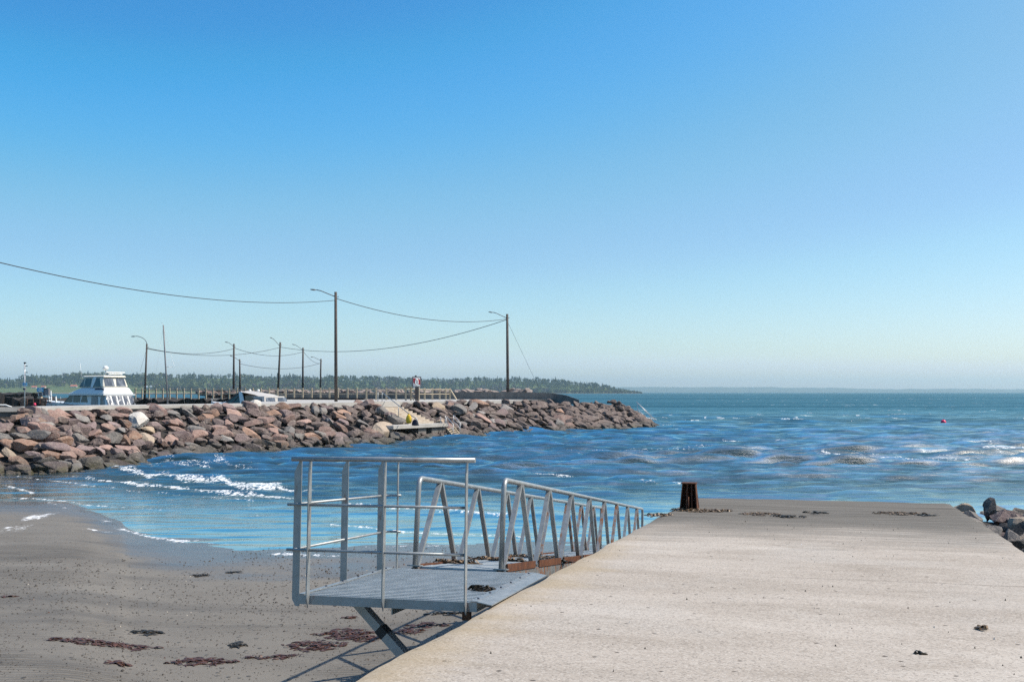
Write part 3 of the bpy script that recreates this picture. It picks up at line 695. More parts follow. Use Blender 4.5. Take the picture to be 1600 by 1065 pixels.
kind(m.build('beach_debris', [plain('worm_cast_sand', (.060, .053, .046), .9), M['weed_dark'], M['weed_red'], plain('shell', (.42, .37, .30), .7)]), 'stuff')
m = MB()
for i in range(170):
    u, v = q.uniform(.1, WID - .1), q.uniform(.5, LEN - 5) ** 1.0; s = q.uniform(.004, .012); p = SP(u, v); m.mi = q.choice((0, 0, 1))
    a = q.uniform(0, 3); dx, dy = math.cos(a) * s * 1.5, math.sin(a) * s; z = p.z + .004
    m.add([(p.x - dx, p.y - dy, z - .02), (p.x + dy, p.y - dx, z - .02), (p.x + dx, p.y + dy, z - .02), (p.x - dy, p.y + dx, z - .02), (p.x, p.y, z + s)], [(0, 1, 4), (1, 2, 4), (2, 3, 4), (3, 0, 4)])
kind(m.build('slipway_grit', [M['weed_dark'], plain('pale_grit', (.45, .42, .38), .8)]), 'stuff')
# ------------------------------------------------------------------ the boulder breakwater across the bay
ROCKC = {'reddish': ((.255, .165, .138), (.30, .20, .168), (.21, .14, .122), (.29, .18, .13)), 'purplish brown': ((.165, .122, .120), (.20, .15, .145)), 'grey': ((.17, .16, .152), (.23, .215, .20)),
         'tan': ((.37, .285, .20), (.42, .34, .26)), 'pale': ((.55, .53, .50), (.60, .57, .52)), 'dark': ((.075, .068, .062), (.10, .088, .078))}
t = NT('boulder_stone'); o = t.obj(); oi = t.n('ShaderNodeObjectInfo'); p = t.pos()
off = t.n('ShaderNodeVectorMath', operation='ADD', ins={0: o}); k_ = t.n('ShaderNodeCombineXYZ', ins={0: t.math('MULTIPLY', oi.outputs['Random'], 57.)}); t.set(off, 1, k_.outputs[0])
n1 = t.noise(off.outputs[0], 1.6, 6, .65); n2 = t.noise(off.outputs[0], 9, 5, .7); n3 = t.noise(t.map(off.outputs[0], (1, 1, 3), (0, 0, 0), (.4, .3, 0)), 2.2, 4, .6)
c = t.mix(t.range(n1, .35, .65, 0, .6), oi.outputs['Color'], t.mix(1., oi.outputs['Color'], (.62, .60, .62), 'MULTIPLY'))
c = t.mix(t.range(n2, .5, .66, 0, .6), c, t.mix(.6, c, (.46, .38, .31)))
c = t.mix(t.range(n3, .56, .68, 0, .35), c, (.40, .36, .30))
z = t.n('ShaderNodeSeparateXYZ', ins={0: p}).outputs[2]
tide = t.range(t.math('ADD', z, t.range(t.noise(t.map(p, (.35, .35, .8)), 1., 4), .3, .7, .4, -.4)), .38, .85, 1, 0)
c = t.mix(t.math('MULTIPLY', tide, .74), c, t.mix(t.range(n1, .38, .62), (.022, .021, .018), t.mix(.45, (.075, .068, .05), c)))
weedy = t.math('MULTIPLY', t.range(z, .45, .15), t.range(n1, .45, .6))
c = t.mix(t.math('MULTIPLY', weedy, .8), c, (.055, .05, .018))
t.bsdf(c, t.range(tide, 0, 1, .85, .5), 0, t.bump(t.math('ADD', n1, t.math('MULTIPLY', n2, .7)), .9, .10), Specular_IOR_Level=.3)
M['rock'] = t.mat
t = NT('dark_rubble'); p = t.pos(); n = t.noise(p, 1.7, 6, .7); t.bsdf(t.mix(t.range(n, .35, .65), (.012, .011, .011), (.05, .042, .038)), .9, 0, t.bump(n, 1, .3)); M['rubble'] = t.mat
t = NT('mole_concrete'); p = t.pos(); n = t.noise(t.map(p, (1, 1, 2)), .9, 6, .6); n2 = t.noise(t.map(p, (1, 1, .2)), 2.2, 4)
c = t.mix(t.range(n, .35, .65), (.36, .34, .31), (.47, .45, .42)); c = t.mix(t.range(n2, .55, .75, 0, .4), c, (.24, .22, .20))
t.bsdf(c, .85, 0, t.bump(n, .3, .02)); M['conc'] = t.mat
t = NT('weathered_sea_wall'); p = t.pos(); n = t.noise(t.map(p, (1, 1, .3)), 1.1, 6, .65); n2 = t.noise(p, 3.2, 5)
c = t.mix(t.range(n, .35, .65), (.115, .108, .10), (.20, .185, .17)); c = t.mix(t.range(n2, .5, .7, 0, .6), c, (.10, .092, .085)); t.bsdf(c, .9, 0, t.bump(n2, .4, .03)); M['seawall'] = t.mat
t = NT('step_concrete'); p = t.pos(); n = t.noise(t.map(p, (1, 1, 2)), 2.6, 6, .65)
t.bsdf(t.mix(t.range(n, .35, .65), (.36, .29, .22), (.52, .46, .38)), .9, 0, t.bump(n, .5, .03)); M['step'] = t.mat

wl = [G(px, py) for px, py in ((-320, 756), (-140, 748), (0, 741), (150, 734), (300, 716), (400, 708), (540, 698), (650, 690), (750, 683), (850, 676.5), (950, 672), (1018, 668.5))]
wl = [Vector((p.x, p.y)) for p in wl]
e = wl[-1]; wl += [e + Vector((1.0, 4.6)), e + Vector((-1.5, 9.5)), e + Vector((-6.5, 12.5)), e + Vector((-14, 14))]
def catmull(P, n=14):
    out = []
    for i in range(len(P) - 1):
        a, b, c, d = P[max(i - 1, 0)], P[i], P[i + 1], P[min(i + 2, len(P) - 1)]
        for k in range(n):
            f = k / n; out.append(.5 * ((2 * b) + (c - a) * f + (2 * a - 5 * b + 4 * c - d) * f * f + (3 * b - a - 3 * c + d) * f ** 3))
    return out + [P[-1]]
cl = catmull(wl); acc = [0.]
for a, b in zip(cl, cl[1:]): acc.append(acc[-1] + (b - a).length)
TOT = acc[-1]; accn = np.array(acc); cx = np.array([p.x for p in cl]); cy = np.array([p.y for p in cl])
def MT(s): return Vector((np.interp(s + 1.5, accn, cx) - np.interp(s - 1.5, accn, cx), np.interp(s + 1.5, accn, cy) - np.interp(s - 1.5, accn, cy))).normalized()
def ML(s, o_, z=0.):     # along the waterline, inland offset
    d = MT(s); return Vector((np.interp(s, accn, cx) - d.y * o_, np.interp(s, accn, cy) + d.x * o_, z))
ROADZ = 3.02; OFF = 5.2; SLP = (ROADZ - .15) / OFF
def s_at(px, o_=0., z=0.):
    return min((abs(pix(ML(s, o_, z))[0] - px), s) for s in np.linspace(0, TOT * .9, 900))[1]
s_tip = s_at(1018); s_st0 = s_at(572, OFF, ROADZ); s_st1 = s_at(622, OFF, ROADZ)
# body of the mole: rough core, coloured near black to deepen the shade between stones
ss = np.linspace(0, TOT, 90); oo = [-1.2, 0, OFF * .5, OFF + .1, OFF + 1.2]; zz = [-1.0, -.35, ROADZ * .5 - .45, ROADZ - .45, ROADZ - .42]
V = []
for s in ss:
    tipf = max(0., min(1., (s - s_tip + 13) / 13)); dz = -.55 * tipf
    for a, b in zip(oo, zz): V.append(ML(s, a * (1 - .25 * tipf if s > s_tip else 1), b + dz * (b > 0)))
core = npmesh('breakwater_core', V, gridq(len(ss), len(oo))[:, ::-1], M['rubble'], False); kind(core, 'structure')
# deck of the mole: road, then the wider quay towards the tip
s_q = s_at(440, OFF, ROADZ); s_end = s_tip - 15
near = [ML(s, OFF) for s in np.linspace(0, s_end, 60)]
fen = [(205, 123), (330, 119), (440, 113), (540, 107), (632, 103), (668, 106), (712, 112)]     # px, distance of the back fence
fenp = [Vector(((px - 800) / F * Y, Y, ROADZ)) for px, Y in fen]
far_ = [ML(s, OFF + 3.6) for s in np.linspace(0, s_q, 24)]
back = [Vector((p.x, p.y, 0)) for p in (fenp[2] + Vector((-4, 10, 0)), fenp[4] + Vector((-3, 12, 0)), Vector((-6, 121, 0)), Vector((6, 112, 0)), ML(s_end + 4, OFF + 3))]
def slab(name, A, B, z0, z1, mat):
    m = MB(); n = len(A)
    V = [(p.x, p.y, z1) for p in A] + [(p.x, p.y, z1) for p in B] + [(p.x, p.y, z0) for p in A] + [(p.x, p.y, z0) for p in B]; Fc = []
    for i in range(n - 1): Fc += [(i, i + 1, n + i + 1, n + i), (2 * n + i + 1, 2 * n + i, i, i + 1), (3 * n + i, 3 * n + i + 1, n + i + 1, n + i)]
    Fc += [(0, n, 3 * n, 2 * n), (n - 1, 2 * n - 1, 4 * n - 1, 3 * n - 1)]
    m.add(V, [f if k % 3 != 1 else f for k, f in enumerate(Fc)]); return m.build(name, mat)
A1 = [ML(s, OFF) for s in np.linspace(0, s_q, 30)]; B1 = [ML(s, OFF + 3.6) for s in np.linspace(0, s_q, 30)]
kind(slab('harbour_road', A1, B1, ROADZ - .2, ROADZ, M['conc']), 'structure')
# retaining face under the road slab
kind(slab('harbour_quay', [ML(s, OFF + .12) for s in np.linspace(0, s_q, 30)], [ML(s, OFF + 3.4) for s in np.linspace(0, s_q, 30)], -1.0, ROADZ - .204, M['seawall']), 'structure')
A2 = [ML(s, OFF) for s in np.linspace(s_q + .02, s_end, 24)]
bp_ = [Vector((p.x, p.y)) for p in [ML(s_q + .02, OFF + 3.6), fenp[2] + Vector((-3, -1.5, 0)), fenp[2] + Vector((-4, 9, 0)), fenp[4] + Vector((-2, 12, 0)), Vector((-3, 118, 0)), Vector((6, 112, 0)), ML(s_end, OFF + 2.5)]]
def resample(P, n):
    a = [0.]
    for u, v in zip(P, P[1:]): a.append(a[-1] + (Vector(v[:2]) - Vector(u[:2])).length)
    tt = np.linspace(0, a[-1], n); return [Vector((float(np.interp(x, a, [p[0] for p in P])), float(np.interp(x, a, [p[1] for p in P])), 0)) for x in tt]
kind(slab('quay_deck', A2, resample(bp_, 24), ROADZ - .3, ROADZ + .003, M['conc']), 'structure')
kind(slab('quay_base', [ML(s, OFF + .15) for s in np.linspace(s_q + .1, s_end, 24)], [p + (Vector((fenp[4].x, fenp[4].y - 8, 0)) - p).normalized() * .15 for p in resample(bp_, 24)], -1.0, ROADZ - .304, M['rubble']), 'structure')
# outer pier that carries the fence, seen across the harbour
def mound(name, pts, half, z0, z1, mat=None, top=.6, seed=0):
    P = resample([Vector(p) for p in pts], 60); V = []; off_ = [-1, -.75, -.5, -top * .45, 0, top * .45, .5, .75, 1]; hh = [0, .45, .8, 1, 1, 1, .8, .45, 0]; r = np.random.RandomState(seed)
    for i, p in enumerate(P):
        d = (P[min(i + 1, 59)] - P[max(i - 1, 0)]).normalized(); n = Vector((-d.y, d.x, 0))
        for a, h in zip(off_, hh):
            j = r.uniform(-.16, .16) * (0 < h < 1) ; V.append(p + n * (half * (a + j)) + Vector((0, 0, z0 + (z1 - z0) * (h + r.uniform(-.10, .05) * (h > 0)))))
    return kind(npmesh(name, V, gridq(60, 9), mat or M['rubble'], False), 'structure')
mound('outer_pier', [(fenp[0].x - 14, fenp[0].y + 7.5), (fenp[0].x, fenp[0].y + 3.2), (fenp[1].x, fenp[1].y + 3.2), (fenp[2].x + 2, fenp[2].y + 3.0)], 3.9, -1, ROADZ - .02, seed=2, top=1.5)

# ------------------------------------------------------------------ boulders
def ico(sub):
    import bmesh
    b = bmesh.new(); bmesh.ops.create_icosphere(b, subdivisions=sub, radius=1.); V = np.array([v.co[:] for v in b.verts]); Fc = [[v.index for v in f.verts] for f in b.faces]; b.free(); return V, Fc
ICO = {2: ico(2), 3: ico(3), 4: ico(4)}
def rock_geo(r, dims, sub=3, cuts=13, lo=.36, hi=.78):
    V, Fc = ICO[sub]; V = V.copy()
    for _ in range(cuts):
        n = r.normal(size=3); n /= np.linalg.norm(n); d = r.uniform(lo, hi); e = np.maximum(0, V @ n - d); V = V - e[:, None] * n[None, :] * .97
    ph = r.uniform(0, 6, 9); V = V + .022 * np.stack([np.sin(V @ np.array([5, 3, 4]) + ph[0]) + np.sin(V @ np.array([9, -7, 8]) + ph[1]) * .6, np.sin(V @ np.array([-4, 6, 3]) + ph[2]) + np.sin(V @ np.array([8, 9, -6]) + ph[3]) * .6, np.sin(V @ np.array([3, 5, -6]) + ph[4]) + np.sin(V @ np.array([-9, 7, 7]) + ph[5]) * .6], 1)
    return V * np.array(dims), Fc
ROCKS = []
def rock(r, pos, dims, rot, cname, ccol, sub=3, name='boulder', flat=17, **kw):
    V, Fc = rock_geo(r, dims, sub, **kw); me = bpy.data.meshes.new('boulder'); V = (np.array(rot.to_3x3()) @ V.T).T
    me.from_pydata(V.tolist(), [], Fc); me.materials.append(M['rock']); me.polygons.foreach_set('use_smooth', [True] * len(Fc)); me.set_sharp_from_angle(angle=R(flat))
    o = bpy.data.objects.new(name, me); COL.objects.link(o); o.location = pos; o.color = (*ccol, 1); return o
def orient(n, tang, yaw, tilt, q):
    x = tang.normalized(); z = n.normalized(); y = z.cross(x); m = Matrix((x, y, z)).transposed()
    return m @ Matrix.Rotation(yaw, 3, 'Z') @ Matrix.Rotation(q.gauss(0, tilt), 3, 'X') @ Matrix.Rotation(q.gauss(0, tilt), 3, 'Y')
q = random.Random(21); r = np.random.RandomState(21)
STZ = 1.30      # level of the landing below the steps
s = s_at(-25) ; rows = 8
land0, land1 = s_at(604, 1.6, STZ), s_at(699, 1.2, STZ)
def in_stairs(s_, o_):
    if s_st0 - .3 < s_ < s_st1 + .55 and o_ > .9: return True
    if land0 - .2 < s_ < land1 + .1 and .75 < o_ < 3.0: return True
    return False
cands = []
for row in range(rows):
    s_ = max(0., s_at(-30) - 17) + (.6 if row % 2 else 0)
    while s_ < s_tip + 9:
        Yd = ML(s_, 0).y; sp = .90 + .36 * min(1, max(0, (Yd - 48) / 50)); ss_ = s_ + q.uniform(-.18, .18); big = q.uniform(.78, 1.22)
        o_ = .15 + (OFF - .5) * row / (rows - 1) + q.uniform(-.22, .22); s_ += sp * q.uniform(.85, 1.2)
        if in_stairs(ss_, o_): continue
        tipf = max(0., min(1., (ss_ - s_tip + 13) / 13)); zc = .12 + o_ * SLP - .12 - .55 * tipf * (o_ / OFF) + q.uniform(-.08, .1)
        if ss_ > s_tip: o_ *= 1 - .25
        cands.append((ss_, o_, zc, row, sp * .60 * big))
for o_f in (4.7, 4.1, 3.5, 2.9, 2.3):      # stones flanking the steps
    cands.append((s_at(578, OFF, ROADZ) - .75 + .22 * (4.7 - o_f), o_f, o_f * SLP + .42, 4, .74)); cands.append((s_st1 + .85, o_f, o_f * SLP + .1, 4, .6))
for f_ in np.linspace(.02, .9, 7):           # dark stones in front of the landing
    cands.append((land0 + (land1 - land0) * f_, .42, .42, 0, .56))
def seen_size(c): a = ML(c[0], c[1], c[2]); x_ = pix(a)[0]; return (c[4] / a.y) if -15 < x_ < 1040 else 0
cands.sort(key=seen_size, reverse=True); N_IND = 222; rest = [c for c in cands[N_IND:]]; cands = cands[:N_IND]; print('boulders', len(cands), 'rest', len(rest))
for ss_, o_, zc, row, hx in cands:
    p = ML(ss_, o_, zc); d = MT(ss_); tang = Vector((d.x, d.y, 0)); nrm = Vector((d.y * SLP, -d.x * SLP, 1)).normalized()
    u = q.random()
    if row == 0: hx *= 1.12 + .3 * min(1, max(0, (68 - p.y) / 12))
    if row == 0: cn = 'dark' if u < .7 else ('purplish brown' if u < .9 else 'grey')
    elif row <= 1: cn = 'dark' if u < .30 else 'grey' if u < .5 else 'purplish brown' if u < .75 else 'reddish' if u < .95 else 'tan'
    else: cn = 'reddish' if u < .46 else 'purplish brown' if u < .74 else 'grey' if u < .94 else 'tan' if u < .99 else 'pale'
    if cn == 'pale' and ss_ > s_tip - 14: cn = 'reddish'
    cc = q.choice(ROCKC[cn]); j = q.uniform(.72, 1.5); cc = tuple(x * j for x in cc)
    ob = rock(r, p, (hx * q.uniform(1.0, 1.38), hx * q.uniform(.6, .85), hx * q.uniform(.44, .64)), orient(nrm, tang, q.gauss(-.35, .4), .19, q), cn, cc)
    ROCKS.append((ob, cn, row))
# singled-out stones of the photograph: (px, py, across m, colour, shape, label)
for px, py, o_, dims, cn, lb in ((215, 657, 3.6, (.85, .62, .46), 'pale', 'large white boulder standing out among the red ones below the white cruiser'),
    (600, 671, 1.3, (1.7, .85, .36), 'tan', 'long pale tilted slab at the lower left of the stone steps'),
    (398, 633, 5.0, (.55, .4, .35), 'pale', 'small white stone at the crest below the canvas-topped motorboat'),
    (686, 643, 4.1, (1.0, .75, .4), 'tan', 'flat pale slab below the lifebuoy board, right of the steps'),
    (716, 645, 3.7, (1.1, .8, .6), 'grey', 'large bluish grey boulder right of the flat pale slab')):
    s_ = s_at(px, o_, o_ * SLP); p = ML(s_, o_, o_ * SLP + .22); d = MT(s_)
    ob = rock(r, p, dims, orient(Vector((d.y * SLP * 1.4, -d.x * SLP * 1.4, 1)), Vector((d.x, d.y, 0)), .25, .1, q), cn, q.choice(ROCKC[cn]), lo=.6); tag(ob, lb, 'boulder', 'boulders of the breakwater')
# the smaller armour stones and the filler stones between the boulders: one mass
V = []; Fq = []; n = 0
for ss_, o_, zc, row, hx in rest:
    p = ML(ss_, o_, zc); d = MT(ss_); a, f = rock_geo(r, (hx * q.uniform(1., 1.35), hx * q.uniform(.62, .85), hx * q.uniform(.46, .64)), 2); m3 = np.array(orient(Vector((d.y * SLP, -d.x * SLP, 1)), Vector((d.x, d.y, 0)), q.gauss(-.35, .4), .19, q))
    V.append((m3 @ a.T).T + np.array(p[:])); Fq += [[k + n for k in g] for g in f]; n += len(a)
for i in range(1900):
    s_ = q.uniform(max(0., s_at(-30) - 17), s_tip + 9) if i else 0; o_ = q.uniform(-.6, OFF) if i % 2 else q.uniform(-.6, .9)
    if in_stairs(s_, o_) and o_ > .9: continue
    p = ML(s_, o_ * (.8 if s_ > s_tip else 1), max(-.05, o_ * SLP - .12)); a, f = rock_geo(r, np.array([1, .8, .7]) * (q.uniform(.13, .30) if i % 5 else q.uniform(.32, .52)), 2, 9, .36, .8)
    V.append(a + np.array(p[:])); Fq += [[k + n for k in g] for g in f]; n += len(a)
rb = npmesh('rubble_stones', np.concatenate(V), Fq, M['rock'], False); rb.color = (.15, .115, .104, 1); kind(rb, 'stuff')
# stones in the water off the tip
for i, (px, py, sz, lb) in enumerate(((1031, 666.5, .55, 'low dark rock awash off the breakwater tip, nearest the swimming ladder'), (1044, 667, .6, 'low dark rock awash off the breakwater tip, second from the ladder'), (1052, 667, .35, 'smallest low rock awash off the breakwater tip'))):
    ob = rock(r, G(px, py, .0), (sz * 1.2, sz * .7, sz * .45), Matrix.Identity(3), 'dark', (.07, .06, .05)); tag(ob, lb, 'rock', 'rocks awash off the tip')

# labels of the boulders, ordered along the wall as they are seen
ORD = ('', 'first', 'second', 'third', 'fourth', 'fifth', 'sixth', 'seventh', 'eighth', 'ninth', 'tenth', 'eleventh', 'twelfth', '13th', '14th', '15th')
NUM = ('', 'one', 'two', 'three', 'four', 'five', 'six', 'seven', 'eight', 'nine', 'ten', 'eleven', 'twelve', '13', '14', '15')
COURSE = ('at the waterline', 'one row up', 'two rows up', 'three rows up', 'four rows up', 'two rows under the top', 'one row under the top', 'along the top')
LAND = ((72, 'at frame edge'), (140, 'below cruiser bow'), (212, 'below cruiser stern'), (285, 'below sailboat mast'), (350, 'between mast and motorboat'), (445, 'below motorboat'), (510, 'before tallest lamp'), (566, 'below tallest lamp'),
        (632, 'beside steps'), (670, 'below lifebuoy board'), (735, 'beside ladder'), (800, 'under last lamp'), (870, 'under sea wall'), (940, 'past sea wall'), (3000, 'at breakwater tip'))
from collections import defaultdict
grp = defaultdict(list)
for ob, cn, row in ROCKS:
    x = pix(ob.location)[0]; grp[(cn, row, next(l for a, l in LAND if x < a))].append((x, ob))
for (cn, row, ld), lst in grp.items():
    lst.sort(key=lambda a: a[0])
    for i, (x, ob) in enumerate(lst):
        lb = f'{cn} boulder {COURSE[row]} {ld}' if len(lst) == 1 else f'{ORD[i + 1]} from left of {NUM[len(lst)]} {cn} boulders {COURSE[row]} {ld}'
        tag(ob, lb, 'boulder', 'boulders of the breakwater')

# boulders piled against the right side of the slipway
q = random.Random(5); r = np.random.RandomState(9); lst = []
V = []; vv = np.linspace(-2, LEN + 1.5, 40); of = [0.03, .5, 2.0, 4.0, 6.0, 8.0]; ht = [-.55, -.45, -.55, -1.15, -1.9, -2.3]
for v in vv:
    for a, h in zip(of, ht): p = o0 + er * (WID + a) + ed * v; V.append((p.x, p.y, slipz(p.x, p.y) + h + .15 * math.sin(v * 2 + a * 3)))
kind(npmesh('rubble_bank', V, gridq(40, 6), M['rubble'], False), 'structure')
rk = []
for row, (u0, dz) in enumerate(((.27, -.30), (.78, -.24), (1.4, -.26), (2.1, -.36), (2.9, -.55), (3.9, -.92))):
    v = 7.5 + .3 * row
    while v < LEN + (.6 if row < 5 else .3):
        sz = q.uniform(.24, .43); vv_ = v; v += sz * q.uniform(1.15, 1.5); rk.append((u0 + q.uniform(-.08, .2), vv_, dz + q.uniform(-.1, .12), sz, row))
for u, v, dz, sz, row in rk:
    p = o0 + er * (WID + u) + ed * v; cn = q.choice(('grey', 'grey', 'grey', 'dark', 'purplish brown', 'tan')); cc = tuple(.82 * k for k in q.choice(ROCKC[cn]))
    pos = Vector((p.x, p.y, slipz(p.x, p.y) + dz)); x = pix(pos)[0]
    if x > 1650 or x < 1400: continue
    if row == 0: sz = min(sz, .50)
    ob = rock(r, pos, (sz * q.uniform(.8, 1.15) * (.72 if row == 0 else 1), sz * q.uniform(.7, 1.1), sz * q.uniform(.42, .62)), orient(Vector((q.gauss(0, .3), q.gauss(0, .3), 1)), er, q.uniform(-.3, .3) if row == 0 else q.uniform(0, 3), .3 if row else .15, q), cn, cc, sub=4, lo=.40)
    lst.append((x, ob, cn, row))
print('right boulders', len(lst))
pos = SP(WID + .75, LEN - .15, -.1); ob = rock(r, pos, (.19, .17, .30), Matrix.Rotation(.4, 3, 'Y'), 'dark', (.10, .095, .095), sub=3); tag(ob, 'small dark pointed boulder standing up beside the slipway corner', 'boulder', 'boulders beside the slipway')
RW = ('touching the slipway side', 'in the second line from the slipway', 'in the third line from the slipway', 'in the fourth line from the slipway', 'in the fifth line from the slipway', 'in the outermost line')
g2 = defaultdict(list)
for x, ob, cn, row in lst: g2[(cn, row)].append((x, ob))
for (cn, row), l in g2.items():
    l.sort(key=lambda a: a[0])
    for i, (x, ob) in enumerate(l):
        lb = f'only {cn} boulder {RW[row]}' if len(l) == 1 else f'{ORD[i + 1]} from left of {NUM[len(l)]} {cn} boulders {RW[row]}'
        tag(ob, lb, 'boulder', 'boulders beside the slipway')
# ------------------------------------------------------------------ steps, ladders and rails on the breakwater
ZU = Vector((0, 0, 1))
def frame(s): d = MT(s); return Vector((d.x, d.y, 0)), Vector((d.y, -d.x, 0))     # along, outward
s0, s1 = s_at(578, OFF, ROADZ), s_at(620, OFF, ROADZ); sm = (s0 + s1) / 2; da, do = frame(sm); AXS = (da, do, ZU); ws = s1 - s0
C0 = ML(sm, OFF - .02, 0)
stp = thing('stone_steps', 'pale concrete steps running down from the quay between the red boulders', 'steps', C0 + Vector((0, 0, STZ)))
NS = 8; rise = (ROADZ - .42 - STZ) / NS; tread = .38
MB().box(C0 + do * .0 + ZU * (ROADZ - .17), (ws + .3, .5, .46), AXS).build('top_block', M['conc'], stp)
for k in range(NS):
    zt = ROADZ - .42 - rise * k
    MB().box(C0 + do * (.27 + tread * (k + .5)) + da * (.10 * k) + ZU * (zt - .9), (ws + .25 - .05 * k, tread - .004, 1.8), AXS).build('step', M['step'], stp)
sa, sb = s_at(608, 1.0, STZ), s_at(694, 1.0, STZ)
lp = ML((sa + sb) / 2, 1.65, STZ); dl, dn = frame((sa + sb) / 2)
ld = thing('concrete_landing', 'long flat concrete landing slab at the foot of the steps, above the water', 'landing', lp)
MB().box(lp + dn * .1 - ZU * .14, (sb - sa, 1.9, .26), (dl, dn, ZU)).build('slab', M['conc'], ld)
for f in (.05, .30, .42): MB().box(lp + dl * ((sb - sa) * f) + dn * .45 - ZU * 1.0, (1.05, .8, 1.3), (dl, dn, ZU)).build('support_block', M['seawall'], ld)
# handrail of the steps
tp = D(592, 612, C0.y - .2) ; b0 = C0 + da * (ws / 2 + .05); hr = thing('stair_handrail', 'grey steel handrail sloping down the right side of the concrete steps', 'handrail', b0 + ZU * ROADZ)
def at(px, py, ref): return D(px, py, ref.y)
bot = C0 + da * (ws / 2 + .55) + do * (tread * NS + .05); bot = G(645, 664.5, STZ); print('steps', pix(bot), bot, lp)
pA, pB = at(597, 612.5, b0), at(640, 647, bot)
MB().tube([pA, pA.lerp(pB, .5), pB, pB + Vector((.18, -.05, -.12)), Vector((pB.x + .55, pB.y - .2, STZ + .55)), Vector((pB.x + .72, pB.y - .25, STZ + .02))], .035, 10).build('rail', M['steel'], hr)
pm = pA.lerp(pB, .62); MB().tube([pm, Vector((pm.x, pm.y, pm.z - 1.0))], .03, 8).build('post', M['steel'], hr)
MB().tube([pA, Vector((pA.x, pA.y, ROADZ - .02))], .03, 8).build('post', M['steel'], hr)
ps = thing('railing_post', 'thin grey post with a kinked foot at the left top of the steps', 'post', at(589, 631, C0))
MB().tube([at(590.5, 612, C0), at(590.5, 626, C0), at(588, 635, C0)], .03, 8).build('post', M['steel'], ps)
# yellow bag, and a navy lump standing in for shadow in the handrail loop
yb = Vector((pB.x - .05, pB.y - .1, STZ)); yo = thing('yellow_bag', 'bright yellow bag hanging on the lower end of the stair handrail', 'bag', yb)
zt = pB.z; MB().lathe((yb.x, yb.y, 0), [(.0, zt + .02), (.07, zt), (.16, zt - .12), (.22, zt - .32), (.23, zt - .5), (.17, zt - .66), (.0, zt - .7)], 12, (Vector((1, 0, 0)), Vector((0, .6, 0)), ZU)).build('body', M['yellow'], yo)
MB().tube([(yb.x - .05, yb.y, zt), (yb.x, yb.y, zt + .08), (yb.x + .06, yb.y, zt)], .018, 8).build('strap', M['yellow'], yo)
nb = Vector((pB.x + .42, pB.y - .05, STZ)); no = thing('navy_shade_lump', 'dark navy lump standing in for shadow on the landing right of the yellow bag', 'bag', nb)
MB().lathe((nb.x, nb.y, STZ), [(.0, .0), (.22, .0), (.26, .12), (.20, .34), (.09, .46), (.0, .48)], 12, (Vector((1, 0, 0)), Vector((0, .7, 0)), ZU)).build('body', M['navyshade'], no)
MB().tube([(nb.x - .12, nb.y - .1, STZ + .3), (nb.x, nb.y - .12, STZ + .58), (nb.x + .13, nb.y - .1, STZ + .3)], .02, 8).build('shade_loop', M['navyshade'], no)
# wooden ladder stairs from the landing into the water
la = ML(sb, .9, STZ); wd = thing('ladder_stairs', 'wooden ladder stairs with thin white handrails from landing into water', 'ladder', la)
F0, F1 = at(697, 669, la), None
def wl_pt(px, py): return G(px, py, .0)
La, Lb = at(698, 670, la), wl_pt(714.5, 689); Ra, Rb = at(709, 667, la + Vector((.3, 1.0, 0))), wl_pt(725, 686.5)
for a, b in ((La, Lb), (Ra, Rb)): MB().bar(a, b + (b - a) * .12, .05, .16).build('stringer', M['wood'], wd)
for k in range(7): f = .04 + .155 * k; MB().bar(La.lerp(Lb, f), Ra.lerp(Rb, f), .22, .04).build('tread', M['wood'], wd)
h = ZU * 1.0
for a, b in ((La, Lb), (Ra, Rb)):
    u = a + h + (a - b) * .02
    MB().tube([u, a + h * .98 + (b - a) * .62], .026, 8).build('handrail', M['alu'], wd)
    MB().tube([a + h * .5, a + h * .5 + (b - a) * .62], .022, 8).build('middle_rail', M['alu'], wd)
    MB().tube([u, a], .024, 8).build('post', M['alu'], wd); MB().tube([a + h * .98 + (b - a) * .62, a + (b - a) * .62], .024, 8).build('post', M['alu'], wd)
gt = thing('ladder_gate', 'small square tube frame barrier at the head of the ladder stairs', 'barrier', at(688, 667, la))
q0, q1 = at(688.5, 666.5, la), at(696, 667, la)
MB().tube([q0, at(688.5, 649.5, la), at(696, 649.5, la), q1], .024, 8).build('frame', M['alu'], gt); MB().tube([at(688.5, 659.5, la), at(696, 659.5, la)], .02, 8).build('crossbar', M['alu'], gt)
# swimming ladder at the tip: two pairs of thin rails
tpz = ML(s_tip + 3, 2.2, 0); tl = thing('swimming_ladder', 'pair of thin silver ladder rails leaning down off the breakwater tip', 'ladder', at(1000, 650, tpz))
t2 = tpz + Vector((.2, .9, 0))
for (a, b, ref) in (((994, 627), (1023, 657), t2), ((996.5, 639.5), (1022, 666), tpz)):
    for off_ in (0, .28):
        MB().tube([D(a[0], a[1], ref.y + off_ * 2), D(b[0] + off_ * 7, b[1] - off_ * 3, ref.y + off_ * 2)], .03, 8).build('rail', M['alu'], tl)
for a, b in (((996, 629), (996, 652)), ((1008, 642), (1008, 657))): MB().tube([D(*a, t2.y), D(*b, t2.y)], .025, 8).build('post', M['alu'], tl)
for k in range(6): f = .1 + .16 * k; MB().tube([D(996.5 + 25.5 * f, 641 + 26.5 * f, tpz.y), D(997 + 26 * f, 640 + 26 * f, t2.y)], .02, 6).build('rung', M['alu'], tl)

